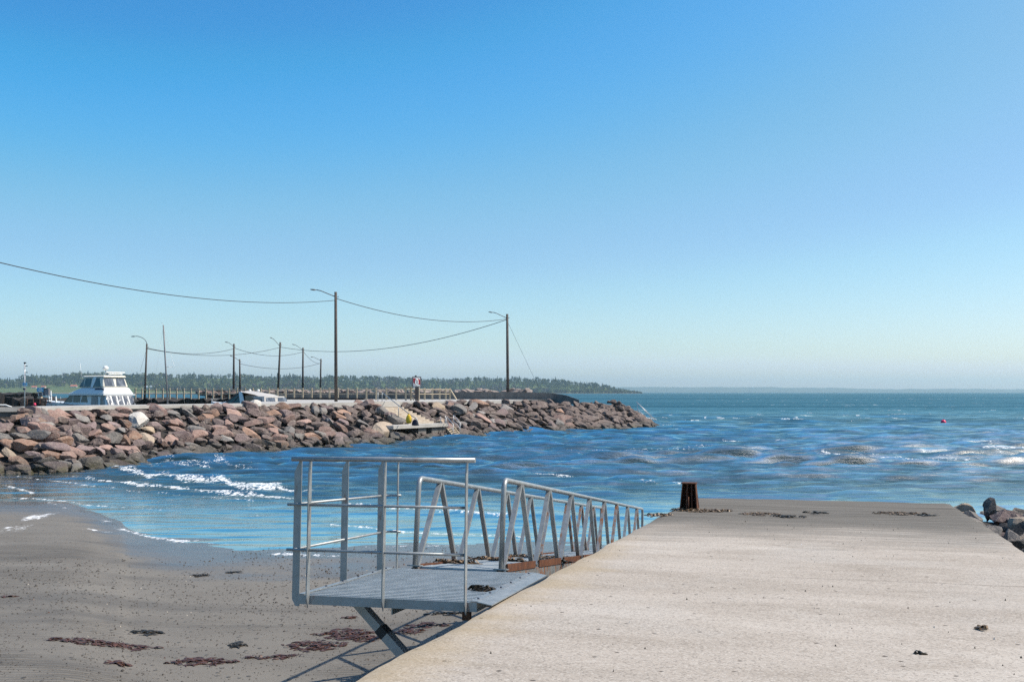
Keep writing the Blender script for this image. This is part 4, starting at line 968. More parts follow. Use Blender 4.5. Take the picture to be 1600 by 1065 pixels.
# ------------------------------------------------------------------ sea wall round the head of the mole
wpts = [(388, 122), (520, 119), (640, 116), (720, 114), (800, 112), (860, 109.5), (884, 108.5), (905, 108)]
wp_ = [Vector(((px - 800) / F * Y, Y, 0)) for px, Y in wpts]
wtop = [613.6, 613.4, 613.3, 612.6, 612.0, 613.6, 617.0, 624.5]
m = MB()
V = []
for p, pyt in zip(wp_, wtop):
    zt = ZC - (pyt - HOR) / F * p.y
    for dy, z in ((0, ROADZ - .5), (0, zt), (.45, zt), (.45, ROADZ - .5)): V.append((p.x + dy * .12, p.y + dy, z))
n = len(wp_); Fc = []
for i in range(n - 1):
    for k in range(4): k2 = (k + 1) % 4; Fc.append((i * 4 + k, i * 4 + k2, (i + 1) * 4 + k2, (i + 1) * 4 + k))
Fc += [(0, 3, 2, 1), tuple((n - 1) * 4 + k for k in range(4))]
m.add(V, Fc); tag(m.build('sea_wall', M['seawall'], loc=(wp_[3].x, wp_[3].y, ROADZ)), 'long dark grey concrete sea wall ending in a slope near the breakwater tip', 'wall')
# riprap heaped on the seaward side, its tops showing over the wall
q = random.Random(8); r = np.random.RandomState(8); V = []; Fq = []; n = 0
wres = resample(wp_, 200)
for i in range(330):
    p = wres[q.randrange(2, 172)]; p = p + Vector((q.uniform(-.3, .3), q.uniform(.9, 3.4), ROADZ + q.uniform(.2, .98)))
    a, f = rock_geo(r, np.array([q.uniform(.4, .85), q.uniform(.35, .6), q.uniform(.25, .42)]), 2, 9, .35, .8); V.append(a + np.array(p[:])); Fq += [[k + n for k in g] for g in f]; n += len(a)
ob = npmesh('riprap_stones', np.concatenate(V), Fq, M['rock'], False); ob.color = (.33, .27, .24, 1); kind(ob, 'stuff')
mound('riprap_bank', [(p.x, p.y + 3.6) for p in wp_[:5]], 3.0, -1, ROADZ + .55, seed=4)
# farther rubble breakwater across the harbour mouth with its own stones
fb = [((px - 800) / F * Y, Y) for px, Y in ((322, 150), (380, 152), (450, 160), (560, 190))]
mound('outer_breakwater', fb, 4.5, -1, ZC + .10, seed=6)
V = []; Fq = []; n = 0; fr_ = resample([Vector((*p, 0)) for p in fb], 160)
for i in range(240):
    p = fr_[q.randrange(0, 160)] + Vector((q.uniform(-1, 1), q.uniform(-2.4, .5), 0)); p.z = ZC - .1 + q.uniform(-.35, .22) - .35 * max(0, -(p.y - 150) - 1) * 0
    a, f = rock_geo(r, np.array([q.uniform(.5, 1.), .6, q.uniform(.25, .5)]), 2, 9, .35, .8); V.append(a + np.array(p[:])); Fq += [[k + n for k in g] for g in f]; n += len(a)
ob = npmesh('breakwater_stones', np.concatenate(V), Fq, M['rock'], False); ob.color = (.20, .145, .125, 1); kind(ob, 'stuff')
mound('inner_mole', [((px - 800) / F * Y, Y) for px, Y in ((-200, 108), (0, 107), (50, 107.5), (92, 109))], 3.4, -1, 3.22, seed=8, top=1.2)
mound('harbour_arm', [((px - 800) / F * Y, Y) for px, Y in ((-200, 225), (0, 230), (56, 236))], 6, -1, 3.7, seed=9, top=1.4)

# ------------------------------------------------------------------ timber fence on the outer pier
posts = [211.5, 222, 232.8, 243.6, 254.3, 265, 276, 287.3, 298.4, 310.3, 321.8, 333, 346.2, 358, 370.5, 383, 395, 407.5, 420.5, 433.5, 446, 459.5, 473, 487, 500.5, 514.5, 528, 543, 557.5, 572.3, 587.7, 603.5, 618.8, 634, 650.5]
fx = [a[0] for a in fen]; fy = [a[1] for a in fen]
def fence_pt(px): Y = float(np.interp(px, fx, fy)); return Vector(((px - 800) / F * Y, Y, ROADZ))
fp = [fence_pt(p) for p in posts] + [fence_pt(px) for px in (663.5, 675.5, 687, 696.5, 703)]
fn_ = thing('timber_fence', 'long pale timber post and rail fence along the far quay', 'fence', fp[0])
q = random.Random(2)
for p in fp: MB().box(p + ZU * .64, (.16, .16, 1.30 + q.uniform(-.03, .05))).build('post', M['wood'], fn_)
def fence_rail(z, rad):
    MB().tube([p + ZU * (z + (0 if i % 2 else -.015)) + Vector((0, -.075, 0)) for i, p in enumerate(fp)], rad, 6).build('rail', M['wood'], fn_)
fence_rail(1.12, .045); fence_rail(.62, .04)
e_ = fp[-1]; MB().bar(e_ + ZU * 1.1 + Vector((.05, -.06, 0)), e_ + Vector((.75, -.5, .0)), .12, .12).build('brace', M['wood'], fn_)
kb = thing('timber_kerb', 'low weathered timber kerb along the quay edge in front of the fence', 'kerb', fp[18])
MB().bar(fence_pt(447) + Vector((.3, -1.4, .10)), fence_pt(572) + Vector((0, -1.2, .10)), .22, .2).build('beam', M['rubble'], kb)

# ------------------------------------------------------------------ lifebuoy board and its timber frame
lbY = 97.; B0 = D(651, 624.5, lbY); B0.z = ROADZ
lf = thing('lifebuoy_board', 'red and white lifebuoy board in a dark frame on a stout post', 'lifebuoy board', B0)
k_ = lbY / F
MB().box(B0 + ZU * .65 + Vector((.02, 0, 0)), (.34, .3, 1.32)).build('post', M['pole'], lf)
MB().box(B0 + ZU * .65 + Vector((.235, .02, 0)), (.09, .26, 1.30)).build('post_plank', M['wood'], lf)
bc = D(651, 596.2, lbY); bx = Vector((.985, .17, 0)); by = Vector((-.17, .985, 0))
MB().box(bc, (14.2 * k_, .10, 16.2 * k_), (bx, by, ZU)).build('board', M['greybox'], lf)
pan = MB().box(bc - by * .06, (10.6 * k_, .03, 13.6 * k_), (bx, by, ZU)).build('panel', M['whitepaint'], lf)
for sx_ in (-1, 1):
    cc = bc - by * .078 + bx * (sx_ * 3.5 * k_); MB().hexa([cc + bx * (a * 1.75 * k_) + by * b + ZU * (c * 5.6 * k_) for a, b, c in ((-1, 0, -.55 if sx_ > 0 else -.2), (1, 0, -.9), (1, .012, -.9), (-1, .012, -.55 if sx_ > 0 else -.2), (-1, 0, 1), (1, 0, .5 if sx_ > 0 else 1), (1, .012, .5 if sx_ > 0 else 1), (-1, .012, 1))]).build('stripe', M['redpaint'], pan)
m = MB(); ring = [bc - by * .12 + bx * (2.2 * k_ * math.cos(a)) + ZU * (4.4 * k_ * math.sin(a) - .3 * k_) for a in np.linspace(0, 2 * math.pi, 21)]
m.tube(ring, .04, 8).build('lifebuoy', M['whitepaint'], lf)
MB().box(bc - ZU * (9.2 * k_), (10 * k_, .25, 1.6 * k_), (bx, by, ZU)).build('shelf', M['whitepaint'], lf)
MB().box(bc + ZU * (9.0 * k_) - bx * (1.5 * k_), (3 * k_, .12, 1.8 * k_), (bx, by, ZU)).build('post_cap', M['black'], lf)
T0 = D(644, 624.8, lbY + .6); T0.z = ROADZ
tf = thing('timber_rack', 'open weathered timber rack standing behind the lifebuoy post', 'rack', T0)
for dx in (-10, -2.5, 10.5): MB().box(T0 + ZU * .62 + Vector((dx * k_, (.3 if dx == -2.5 else 0), 0)), (.15, .15, 1.24)).build('leg', M['wood'], tf)
MB().box(T0 + ZU * 1.27 + Vector((.2 * k_, 0, 0)), (24 * k_, .3, .10)).build('top_beam', M['wood'], tf)
MB().box(T0 + ZU * .62 + Vector((-4 * k_, -.1, 0)), (11 * k_, .06, .09)).build('crossbar', M['wood'], tf)
MB().bar(T0 + Vector((-1 * k_, -.12, .5)), T0 + Vector((2.6 * k_, -.12, .03)), .1, .1).build('diagonal', M['wood'], tf)

# ------------------------------------------------------------------ lamp posts and overhead cables
def lamp(px0, py0, px1, py1, Y, tip, lb, r0=.13, curve=False, arm=None, base_z=None):
    a = D(px0, py0, Y); b = D(px1, py1, Y)
    if base_z is not None: a.z = base_z
    o = thing('street_lamp', lb, 'street lamp', a, 'lamp posts of the harbour')
    MB().tube([a - ZU * .3, a.lerp(b, .5), b], [r0, r0 * .9, r0 * .78], 10).build('pole', M['pole'], o)
    T = D(tip[0], tip[1], Y - .4); at_ = a.lerp(b, 1 - (arm or .06)); kk = Y / F
    if curve: pts = [b - ZU * .1] + [Vector((b.x + (T.x - b.x) * (1 - math.cos(u)), b.y + (T.y - b.y) * u / 1.57, b.z + (T.z - b.z) * math.sin(u))) for u in np.linspace(.2, 1.57, 8)]
    else: pts = [at_, at_ + (T - at_) * .25 + ZU * .04, at_ + (T - at_) * .62 + ZU * (.05 * abs(T.x - at_.x)), at_ + (T - at_) * .8 + ZU * .02 * 3]
    MB().tube(pts, .038, 8).build('lamp_arm', M['lampmetal'], o)
    e = pts[-1]; dr = (T - e) if not curve else Vector((-.6, 0, -.05)); dr.z *= .5; L_ = max(.55, dr.length); dr.normalize()
    x = dr; y = Vector((0, 1, 0)); y = (y - x * y.dot(x)).normalized(); z = x.cross(y) * (1 if x.cross(y).z > 0 else -1)
    hd = MB(); prof = [(0, .03), (.18, .07), (.45, .10), (.8, .075), (1, .02)]
    V = []; Fc = []
    for f, rr in prof:
        for k in range(8): an = 2 * math.pi * k / 8; V.append(e + x * (L_ * f) + y * (rr * 1.2 * math.cos(an)) + z * (rr * .7 * math.sin(an) - .02))
    for i in range(4):
        for k in range(8): k2 = (k + 1) % 8; Fc.append((i * 8 + k, i * 8 + k2, (i + 1) * 8 + k2, (i + 1) * 8 + k))
    Fc += [tuple(range(8))[::-1], tuple(32 + k for k in range(8))]
    hd.add(V, Fc, True).build('lamp_head', M['lampmetal'], o)
    MB().tube([b - ZU * .45 + Vector((.0, 0, 0)), b - ZU * .45 + Vector((.24, -.05, 0)), b - ZU * .36 + Vector((.24, -.05, 0))], .025, 6).build('cable_bracket', M['lampmetal'], o)
    return a, b
YP = 86.
L1 = lamp(525, 628, 524.5, 456, YP, (487, 451.3), 'tallest lamp post, nearest on the quay above the middle of the breakwater', .15, arm=.045)
L2 = lamp(793.5, 613, 792.5, 490.5, 113.5, (765, 486.5), 'lamp post rising behind the sea wall, the one farthest to the right', .17, arm=.05, base_z=ROADZ)
L3 = lamp(434.5, 607.5, 438, 534.5, 155, (424, 526.5), 'leaning lamp post just left of the straight one, between motorboat and tallest lamp', .17, arm=.09)
L4 = lamp(473, 607.5, 473.5, 543, 178, (458, 537), 'straight lamp post second to the left of the tallest one', .18, arm=.06)
L5 = lamp(500.5, 608, 501.5, 560.5, 190, (487, 557), 'short distant lamp post just left of the tallest one', .17, arm=.06)
L6 = lamp(365, 609.5, 365.5, 537, 152, (355, 534), 'taller of the two lamp posts standing close together above the motorboat bow', .17, arm=.06)
L7 = lamp(375, 609.5, 374.5, 561, 158, (362, 555.5), 'shorter of the two lamp posts standing close together above the motorboat bow', .15, arm=.06)
L8 = lamp(226, 620, 229.5, 537, 124, (212, 525), 'lamp post with a curved gooseneck arm right of the white cruiser', .13, True, base_z=ROADZ)
def cable(lb, a, b, low, rad=.03, n=28):
    """overhead cable between two points, sagging by `low` metres at mid span"""
    P = [a.lerp(b, k / n) - ZU * (low * 4 * (k / n) * (1 - k / n)) for k in range(n + 1)]
    o = MB().tube(P, rad, 6).build('power_cable', M['cable'], loc=a); return tag(o, lb, 'cable', 'overhead cables of the harbour')
def near_top(Lp, dz): a, b = Lp; return b - (b - a).normalized() * dz
n1 = near_top(L1, .72)
cable('overhead cable sagging from the tallest lamp post out past the left edge', n1, Vector((-30.5, 43, ZC + 7.9)), 1.52, .026)
cable('overhead cable sagging from the tallest lamp post to the rightmost lamp post', near_top(L1, .55), near_top(L2, .55), 1.0, .03)
cable('long overhead cable from the rightmost lamp post to the leaning lamp post', near_top(L2, .62), near_top(L3, .75), 1.9, .034)
cable('overhead cable between the gooseneck lamp and the leaning lamp post', near_top(L8, .6), near_top(L3, .8), 1.05, .032)
cable('overhead cable between the gooseneck lamp and the taller close-set lamp post', near_top(L8, .5), near_top(L6, .75), .75, .032)
cable('overhead cable from the taller close-set lamp post to the straight one', near_top(L6, .6), near_top(L4, .75), .95, .034)
cable('low overhead cable from the shorter close-set lamp post to the short distant one', near_top(L7, .7), near_top(L5, .8), .95, .034)
cable('short steep overhead cable from the straight lamp post to the short distant one', near_top(L4, .6), near_top(L5, .9), .6, .03)
cable('thin stay wire slanting down right from the rightmost lamp post', near_top(L2, .8), D(842, 606, 122), .0, .014)
cable('thin stay wire slanting down left from the gooseneck lamp post', near_top(L8, .6), D(219, 580, 122), .0, .013)

# ------------------------------------------------------------------ white flybridge cruiser
S0 = Vector((-37.6, 92.0, 0)); fw = Vector((-.826, .564, 0)); bw = Vector((.564, .826, 0)); BL, BB = 12.0, 3.3
def CP(s, t_, z): return S0 + fw * s + bw * t_ + ZU * z
cr_ = thing('motor_cruiser', 'white flybridge motor cruiser with clear wrinkled canopies, moored behind the breakwater', 'boat', CP(5, BB / 2, 0))
def loft(secs, mat, name, par, smooth=True, sharp=35):
    n = len(secs[0]); V = [p for s in secs for p in s]; Fc = []
    for i in range(len(secs) - 1):
        for k in range(n): k2 = (k + 1) % n; Fc.append((i * n + k, i * n + k2, (i + 1) * n + k2, (i + 1) * n + k))
    Fc += [tuple(range(n))[::-1], tuple((len(secs) - 1) * n + k for k in range(n))]
    return MB().add(V, Fc, smooth).build(name, mat, par, sharp=sharp)
def hull_secs(P, L_, B_, zs, zb, stem):
    secs = []
    for f in (0, .12, .3, .5, .68, .82, .92, .985, 1.):
        w = B_ / 2 * (1 if f < .45 else max(.02, 1 - ((f - .45) / .55) ** 2.3)); z = zs + (zb - zs) * f ** 1.6; s = L_ * f; k = .72 + .1 * f; ex = stem * max(0, f - .6)
        secs.append([P(s + ex, B_ / 2 - w, z), P(s, B_ / 2 - w * k, .55), P(s - ex * .6, B_ / 2, -.35), P(s, B_ / 2 + w * k, .55), P(s + ex, B_ / 2 + w, z), P(s + ex, B_ / 2, z + .04)])
    return secs
loft(hull_secs(CP, BL, BB, 2.64, 3.0, 1.2), M['white'], 'hull', cr_)
def side_line(z0, z1, f0, f1, mat, name):
    m = MB(); P = []
    for f in np.linspace(f0, f1, 10):
        w = BB / 2 * (1 if f < .45 else max(.02, 1 - ((f - .45) / .55) ** 2.3)); P.append(CP(BL * f + 1.2 * max(0, f - .6), BB / 2 - w - .02, z0 + (z1 - z0) * (f - f0) / (f1 - f0)))
    m.tube(P, .035, 6); m.build(name, mat, cr_)
side_line(2.30, 2.80, .15, .62, M['navy'], 'hull_stripe')
for s in (8.5, 9.7, 10.7): MB().lathe(CP(s, BB / 2 - BB / 2 * max(.02, 1 - ((s / BL - .45) / .55) ** 2.3) + .03 - .12 * 0, 2.45 + .03 * s - .2), [(.0, .0), (.09, .0), (.09, .06), (0, .06)], 10, (fw, ZU, -bw)).build('porthole', M['dkglass'], cr_)
def block(s0, s1, t0, t1, z0, z1, rake_f=0, rake_a=0, inset=.0):
    """superstructure block; raked front and aft, sides leaning in by inset"""
    return [CP(s0, t0, z0), CP(s1, t0, z0), CP(s1, t1, z0), CP(s0, t1, z0), CP(s0 + rake_a, t0 + inset, z1), CP(s1 - rake_f, t0 + inset, z1), CP(s1 - rake_f, t1 - inset, z1), CP(s0 + rake_a, t1 - inset, z1)]
whl = MB().hexa(block(2.6, 7.4, .25, BB - .25, 2.5, 3.62, 1.3, 0, .12)).build('wheelhouse', M['white'], cr_)
def sidewin(s0, s1, z0, z1, cut0=0, cut1=0, t0=.25, ins=.12, zb=2.5, zt=3.62, name='window', par=whl, mat=None, pr=.012):
    def q(s, z): return CP(s, t0 + ins * (z - zb) / (zt - zb) - pr, z)
    return MB().prism([q(s0, z0), q(s1, z0), q(s1 - cut1, z1), q(s0 + cut0, z1)], bw * .02).build(name, mat or M['dkglass'], par)
sidewin(5.7, 6.85, 2.86, 3.54, 0, .78); sidewin(4.45, 5.6, 2.86, 3.54); sidewin(3.15, 4.35, 2.88, 3.53, .35, .25)
m = MB(); m.prism([CP(7.36, .42, 2.75), CP(7.36, BB - .42, 2.75), CP(6.42, BB - .5, 3.5), CP(6.42, .5, 3.5)], fw * .05 + ZU * .05); m.build('windscreen', M['dkglass'], whl)
fly = MB().hexa(block(.25, 6.4, .0, BB, 3.62, 4.28, 2.1, .35, .32)).build('flybridge', M['white'], cr_)
MB().hexa(block(.2, 6.0, -.04, BB + .04, 3.55, 3.66, .1, 0, 0)).build('roof_lip', M['white'], fly)
MB().hexa(block(.52, 2.0, .2, .3, 3.98, 4.20, .1, .1, .02)).build('painted_shade_block', M['navyshade'], fly)  # dark block added to paint shade into the flybridge side
can = MB().hexa(block(.75, 4.75, .3, BB - .3, 4.28, 5.22, .75, .3, .2)).build('flybridge_canopy', M['cream'], cr_)
def canwin(s0, s1, c0, c1, z0=4.36, z1=5.14, mat=None): return sidewin(s0, s1, z0, z1, c0, c1, .3, .2, 4.28, 5.22, 'canopy_window', can, mat or M['dkglass'], .02)
M['smokepvc'] = plain('smoky_clear_pvc', (.055, .065, .08), .15, var=.6, scale=1.6); canwin(3.95, 4.62, .05, .62, mat=M['smokepvc']); canwin(2.75, 3.85, .05, .05, mat=M['smokepvc']); canwin(1.15, 2.3, .42, .0, mat=M['smokepvc'])
MB().prism([CP(2.36, .27, 4.28), CP(2.72, .27, 4.28), CP(2.5, .46, 5.25), CP(2.0, .46, 5.25)], bw * .03).build('canopy_arch', M['white'], can)
def stern_win(t0, t1, z0, z1, cut, s_a, rk, zb, zt, par, mat): # pane on an aft face
    def q(t_, z): return CP(s_a + rk * (z - zb) / (zt - zb) - .02, t_, z)
    return MB().prism([q(t0, z0), q(t1, z0), q(t1 - cut, z1), q(t0 + cut, z1)], fw * .02).build('canopy_window', mat, par)
stern_win(.50, 1.55, 4.4, 5.12, .06, .75, .3, 4.28, 5.22, can, M['clearpvc']); stern_win(1.72, 2.75, 4.4, 5.12, .08, .75, .3, 4.28, 5.22, can, M['clearpvc'])
MB().hexa(block(.85, 4.45, .42, BB - .42, 5.22, 5.40, .2, .1, .12)).build('hardtop', M['cream'], cr_)
aft = MB().hexa(block(-.35, 2.58, .1, BB - .1, 2.3, 3.55, 0, .6, .1)).build('cockpit_canopy', M['white'], cr_)
for a, b in ((.05, .95), (1.1, 2.4)): sidewin(a + .1, b, 2.45, 3.5, .25, 0, .1, .1, 2.3, 3.55, 'canopy_window', aft, M['clearpvc'], .02)
for k in range(5): t0 = .18 + .6 * k; stern_win(t0, t0 + .50, 2.42, 3.48, .02, -.35, .6, 2.3, 3.55, aft, M['clearpvc'])
m = MB(); m.tube([CP(-.5, 2.4, 2.4), CP(-.62, 2.7, 2.95), CP(-.5, 3.0, 3.05)], .05, 8).build('outboard_bracket', M['black'], cr_)
rl_ = MB(); P = []
for f in np.linspace(.62, 1.0, 9):
    w = BB / 2 * max(.04, 1 - ((f - .45) / .55) ** 2.3); P.append(CP(BL * f + 1.2 * max(0, f - .6), BB / 2 - w + .06, 2.62 + .34 * f ** 1.6 + .62))
rl_.tube(P, .022, 6)
for p in P[::2]: rl_.tube([p, p - ZU * .66], .02, 6)
rl_.build('bow_rail', M['steel'], cr_)
MB().lathe(CP(11.6, BB / 2, 2.9), [(.11, 0), (.10, .35), (.07, .8), (.03, 1.1), (0, 1.12)], 8).build('furled_flag', M['white'], cr_)
for s in (10.4, 9.2): MB().lathe(CP(s, .75, 2.72), [(.06, 0), (.09, .12), (.07, .5), (.03, .75), (0, .76)], 8).build('fender', M['whitepaint'], cr_)
MB().lathe(CP(12.2, .3, 2.55), [(0, -.1), (.12, -.05), (.14, .05), (.10, .2), (0, .22)], 10).build('mooring_float', M['redbuoy'], cr_)
rd = MB().lathe(CP(3.0, BB * .62, 5.52), [(0, .42), (.18, .45), (.27, .58), (.24, .74), (.1, .82), (0, .83)], 14).build('radar_dome', M['whitepaint'], cr_)
MB().tube([CP(3.0, BB * .62, 5.3), CP(3.0, BB * .62, 6.0)], .03, 8).build('dome_mast', M['steel'], rd)
ar = MB().bar(CP(1.6, BB * .35, 5.72), CP(1.6, BB * .95, 5.72), .12, .10).build('radar_arch', M['whitepaint'], cr_)
for t_ in (.45, .65, .85): MB().tube([CP(1.7, BB * t_, 5.36), CP(1.6, BB * t_, 5.7)], .03, 6).build('arch_leg', M['whitepaint'], ar)
MB().bar(CP(1.5, BB * .42, 5.56), CP(1.5, BB * .85, 5.56), .1, .08).build('light_bar', M['whitepaint'], ar)
MB().tube([CP(4.6, .6, 4.9), CP(4.75, .5, 6.6)], .014, 6).build('aerial', M['whitepaint'], cr_)
MB().lathe(CP(3.3, .9, 4.45), [(0, 0), (.25, 0), (.28, .3), (.2, .52), (0, .55)], 10).build('helm_seat', M['whitepaint'], cr_)

def soften(o, wdt):
    b = o.modifiers.new('bevel', 'BEVEL'); b.width = wdt; b.segments = 3; b.limit_method = 'ANGLE'
for o_, wd_ in ((whl, .10), (fly, .16), (can, .14), (aft, .12)): soften(o_, wd_)
for o_ in cr_.children:
    if o_.name.startswith('hardtop'): soften(o_, .09)

# ------------------------------------------------------------------ motorboat under canvas
S1 = Vector((-21.6, 86.5, 0)); BL2, BB2 = 9.6, 2.5
f2 = Vector((-.76, .65, 0)); b2 = Vector((.65, .76, 0))
def BPt(s, t_, z): return S1 + f2 * s + b2 * t_ + ZU * z
mo = thing('canvas_motorboat', 'low white motorboat with blue windscreen arch and pale canvas top behind the quay', 'boat', BPt(4, BB2 / 2, 0))
loft(hull_secs(BPt, BL2, BB2, 2.55, 2.95, .9), M['white'], 'hull', mo)
def blk2(s0, s1, t0, t1, z0, z1, rf, ra, ins): return [BPt(s0, t0, z0), BPt(s1, t0, z0), BPt(s1, t1, z0), BPt(s0, t1, z0), BPt(s0 + ra, t0 + ins, z1), BPt(s1 - rf, t0 + ins, z1), BPt(s1 - rf, t1 - ins, z1), BPt(s0 + ra, t1 - ins, z1)]
MB().hexa(blk2(5.6, 8.2, .5, BB2 - .5, 2.7, 3.0, 1.6, 0, .1)).build('foredeck', M['white'], mo)
ws_ = MB().hexa(blk2(3.55, 6.6, .15, BB2 - .15, 2.6, 3.72, 2.3, 0, .25)).build('windscreen', M['dkglass'], mo)
for (a, b) in (((6.6, .14, 2.6), (4.3, .38, 3.74)), ((5.3, .14, 2.6), (3.9, .38, 3.72))): MB().bar(BPt(*a), BPt(*b), .05, .06).build('screen_frame', M['navy'], ws_)
MB().prism([BPt(2.75, .06, 2.55), BPt(3.5, .06, 2.55), BPt(4.2, .34, 3.85), BPt(3.75, .34, 3.92)], b2 * .06).build('arch', M['white'], mo)
MB().prism([BPt(2.75, BB2 - .12, 2.55), BPt(3.5, BB2 - .12, 2.55), BPt(4.2, BB2 - .4, 3.85), BPt(3.75, BB2 - .4, 3.92)], b2 * .06).build('arch', M['white'], mo)
cv = loft([[BPt(0.1, .15, 3.30), BPt(.1, BB2 / 2, 3.42), BPt(.1, BB2 - .15, 3.30), BPt(.1, BB2 / 2, 3.22)], [BPt(1.6, .2, 3.62), BPt(1.6, BB2 / 2, 3.74), BPt(1.6, BB2 - .2, 3.62), BPt(1.6, BB2 / 2, 3.5)],
           [BPt(3.8, .3, 3.86), BPt(3.8, BB2 / 2, 3.98), BPt(3.8, BB2 - .3, 3.86), BPt(3.8, BB2 / 2, 3.75)], [BPt(4.9, .45, 3.70), BPt(4.9, BB2 / 2, 3.84), BPt(4.9, BB2 - .45, 3.70), BPt(4.9, BB2 / 2, 3.6)]], M['canvas'], 'canvas_top', mo)
en = MB().hexa(blk2(-.1, 2.72, .12, BB2 - .12, 2.45, 3.48, 0, .25, .06)).build('canvas_enclosure', M['canvas'], mo)
MB().prism([BPt(1.5, .10, 2.55), BPt(2.7, .10, 2.55), BPt(2.9, .13, 3.5), BPt(1.7, .13, 3.42)], b2 * .03).build('canvas_window', M['dkglass'], en)
MB().prism([BPt(.3, .09, 2.6), BPt(1.4, .09, 2.6), BPt(1.55, .12, 3.38), BPt(.5, .12, 3.3)], b2 * .03).build('canvas_window', M['clearpvc'], en)
for t_ in (.3, 1.55): MB().prism([BPt(-.13, t_, 2.55), BPt(-.13, t_ + 1.0, 2.55), BPt(.09, t_ + .95, 3.36), BPt(.09, t_ + .05, 3.36)], f2 * .03).build('canvas_window', M['clearpvc'], en)
for s, t_ in ((3.7, 1.2), (3.4, 1.9)): MB().lathe(BPt(s, t_, 3.95), [(.05, -.1), (.12, .04), (.08, .14), (0, .15)], 10).build('top_light', M['whitepaint'], mo)
m = MB(); m.tube([BPt(8.6, .5, 2.85), BPt(8.7, .5, 3.15), BPt(9.6, 1.0, 3.2), BPt(9.6, 1.9, 3.2)], .03, 8).build('bow_rail', M['steel'], mo)

# ------------------------------------------------------------------ sailing boat whose mast rises behind the road
M['mast'] = plain('dull_mast_alloy', (.20, .20, .205), .5, .3, var=.12); SB = Vector(((262 - 800) / F * 84, 84, 0)); mt_ = D(255.3, 508, 84)
sb_ = thing('sailing_boat', 'sailing boat with bare slightly leaning silver mast behind the breakwater road', 'boat', SB)
def SBP(s, t_, z): return SB + Vector((-.80, .6, 0)) * (s - 3.2) + Vector((.6, .8, 0)) * (t_ - 1.1) + ZU * z
loft(hull_secs(SBP, 7.6, 2.2, .95, 1.15, .8), M['white'], 'hull', sb_)
MB().hexa([SBP(1.8, .5, .95), SBP(5.2, .6, .95), SBP(5.2, 1.6, .95), SBP(1.8, 1.7, .95), SBP(2., .6, 1.45), SBP(4.6, .7, 1.35), SBP(4.6, 1.5, 1.35), SBP(2., 1.6, 1.45)]).build('cabin', M['white'], sb_)
mb0 = D(262.3, 634, 84); mb0 = mb0 + (mb0 - mt_).normalized() * 1.0
MB().tube([mb0, mb0.lerp(mt_, .5), mt_], [.07, .065, .055], 10).build('mast', M['mast'], sb_)
MB().tube([mt_ + ZU * 0, mt_ + Vector((-.15, 0, .22))], .012, 6).build('wind_vane', M['alu'], sb_)
md = mb0.lerp(mt_, .55)
for dx, dy in ((-2.1, .4), (2.3, -.2)): MB().tube([mt_ - ZU * .2, Vector((SB.x + dx * .9, SB.y + dy, 1.0))], .007, 4).build('stay', M['alu'], sb_)
MB().tube([md, md + Vector((.5, .3, 0))], .02, 6).build('spreader', M['alu'], sb_)

# ------------------------------------------------------------------ left corner of the harbour
Yl = 78.; zf_ = 2.2
cp = D(38.5, 636, Yl); cp.z = zf_
sp_ = thing('sign_pole', 'thin grey pole with small blue sign and camera at its head, left of the cruiser', 'sign pole', cp)
MB().tube([cp, D(38.6, 566.5, Yl)], .045, 8).build('pole', M['alu'], sp_)
kk = Yl / F; sg = MB().box(D(38.8, 600.3, Yl - .1), (6.6 * kk, .04, 5.6 * kk)).build('sign', M['bluesign'], sp_)
for py, wv_ in ((598.6, 3.8), (601.6, 4.4)): MB().box(D(38.8, py, Yl - .13), (wv_ * kk, .01, 1.1 * kk)).build('lettering', M['whitepaint'], sg)
MB().box(D(38.5, 607.4, Yl - .1), (4 * kk, .18, 3.2 * kk)).build('meter_box', M['greybox'], sp_)
MB().box(D(39, 566.6, Yl), (2.4 * kk, .2, 1.8 * kk)).build('camera_head', M['black'], sp_)
for py in (571.3, 581.3): MB().bar(D(38.6, py, Yl), D(43, py + .4, Yl), .05, .06).build('bracket', M['lampmetal'], sp_)
Y2 = 104.5; kk = Y2 / F
sgn = thing('harbour_sign', 'blue information sign with white lettering beside the grey cabinet', 'sign', D(62.5, 622, Y2))
bd = MB().box(D(62.6, 608.7, Y2), (10.2 * kk, .05, 6.4 * kk)).build('board', M['bluesign'], sgn)
for py, w_ in ((606.8, 4.6), (609.2, 8.4), (611.2, 4.4)): MB().box(D(62.8, py, Y2 - .035), (w_ * kk, .01, 1.0 * kk)).build('lettering', M['whitepaint'], bd)
for px in (60.3, 66.3): MB().tube([D(px, 611.8, Y2 + .04), D(px, 624, Y2 + .04)], .03, 6).build('post', M['alu'], sgn)
MB().box(D(62.5, 615.5, Y2 + .3), (5.4 * kk, .1, 6 * kk)).build('lower_panel', M['greybox'], sgn)
cb = thing('grey_cabinet', 'dull grey upright cabinet between the blue harbour sign and the cruiser bow', 'cabinet', D(72, 622, Y2))
MB().box(D(72.2, 612.2, Y2 + .3), (8.4 * kk, .5, 11.6 * kk)).build('body', M['greybox'], cb)
MB().box(D(72.2, 606.2, Y2 + .3), (9.0 * kk, .6, .5 * kk)).build('lid', M['black'], cb); MB().box(D(73, 612.4, Y2 + .03), (6.0 * kk, .03, 9.4 * kk)).build('door', plain('cabinet_door', (.2, .19, .2), .6), cb)
wr_ = thing('timber_barrier', 'red-brown timber barrier of two boards below the harbour sign', 'barrier', D(55, 630, 98))
for py, h_ in ((623.5, 1.3), (627.9, 1.5)): MB().bar(D(35, py, 98), D(80, py, 98), .06, h_ * 98 / F).build('rail', M['brownwood'], wr_)
for px in (42, 52, 62, 72): MB().bar(D(px, 622.4, 97.9), D(px, 631, 97.9), .09, .06, (0, 1, 0)).build('post', M['brownwood'], wr_)
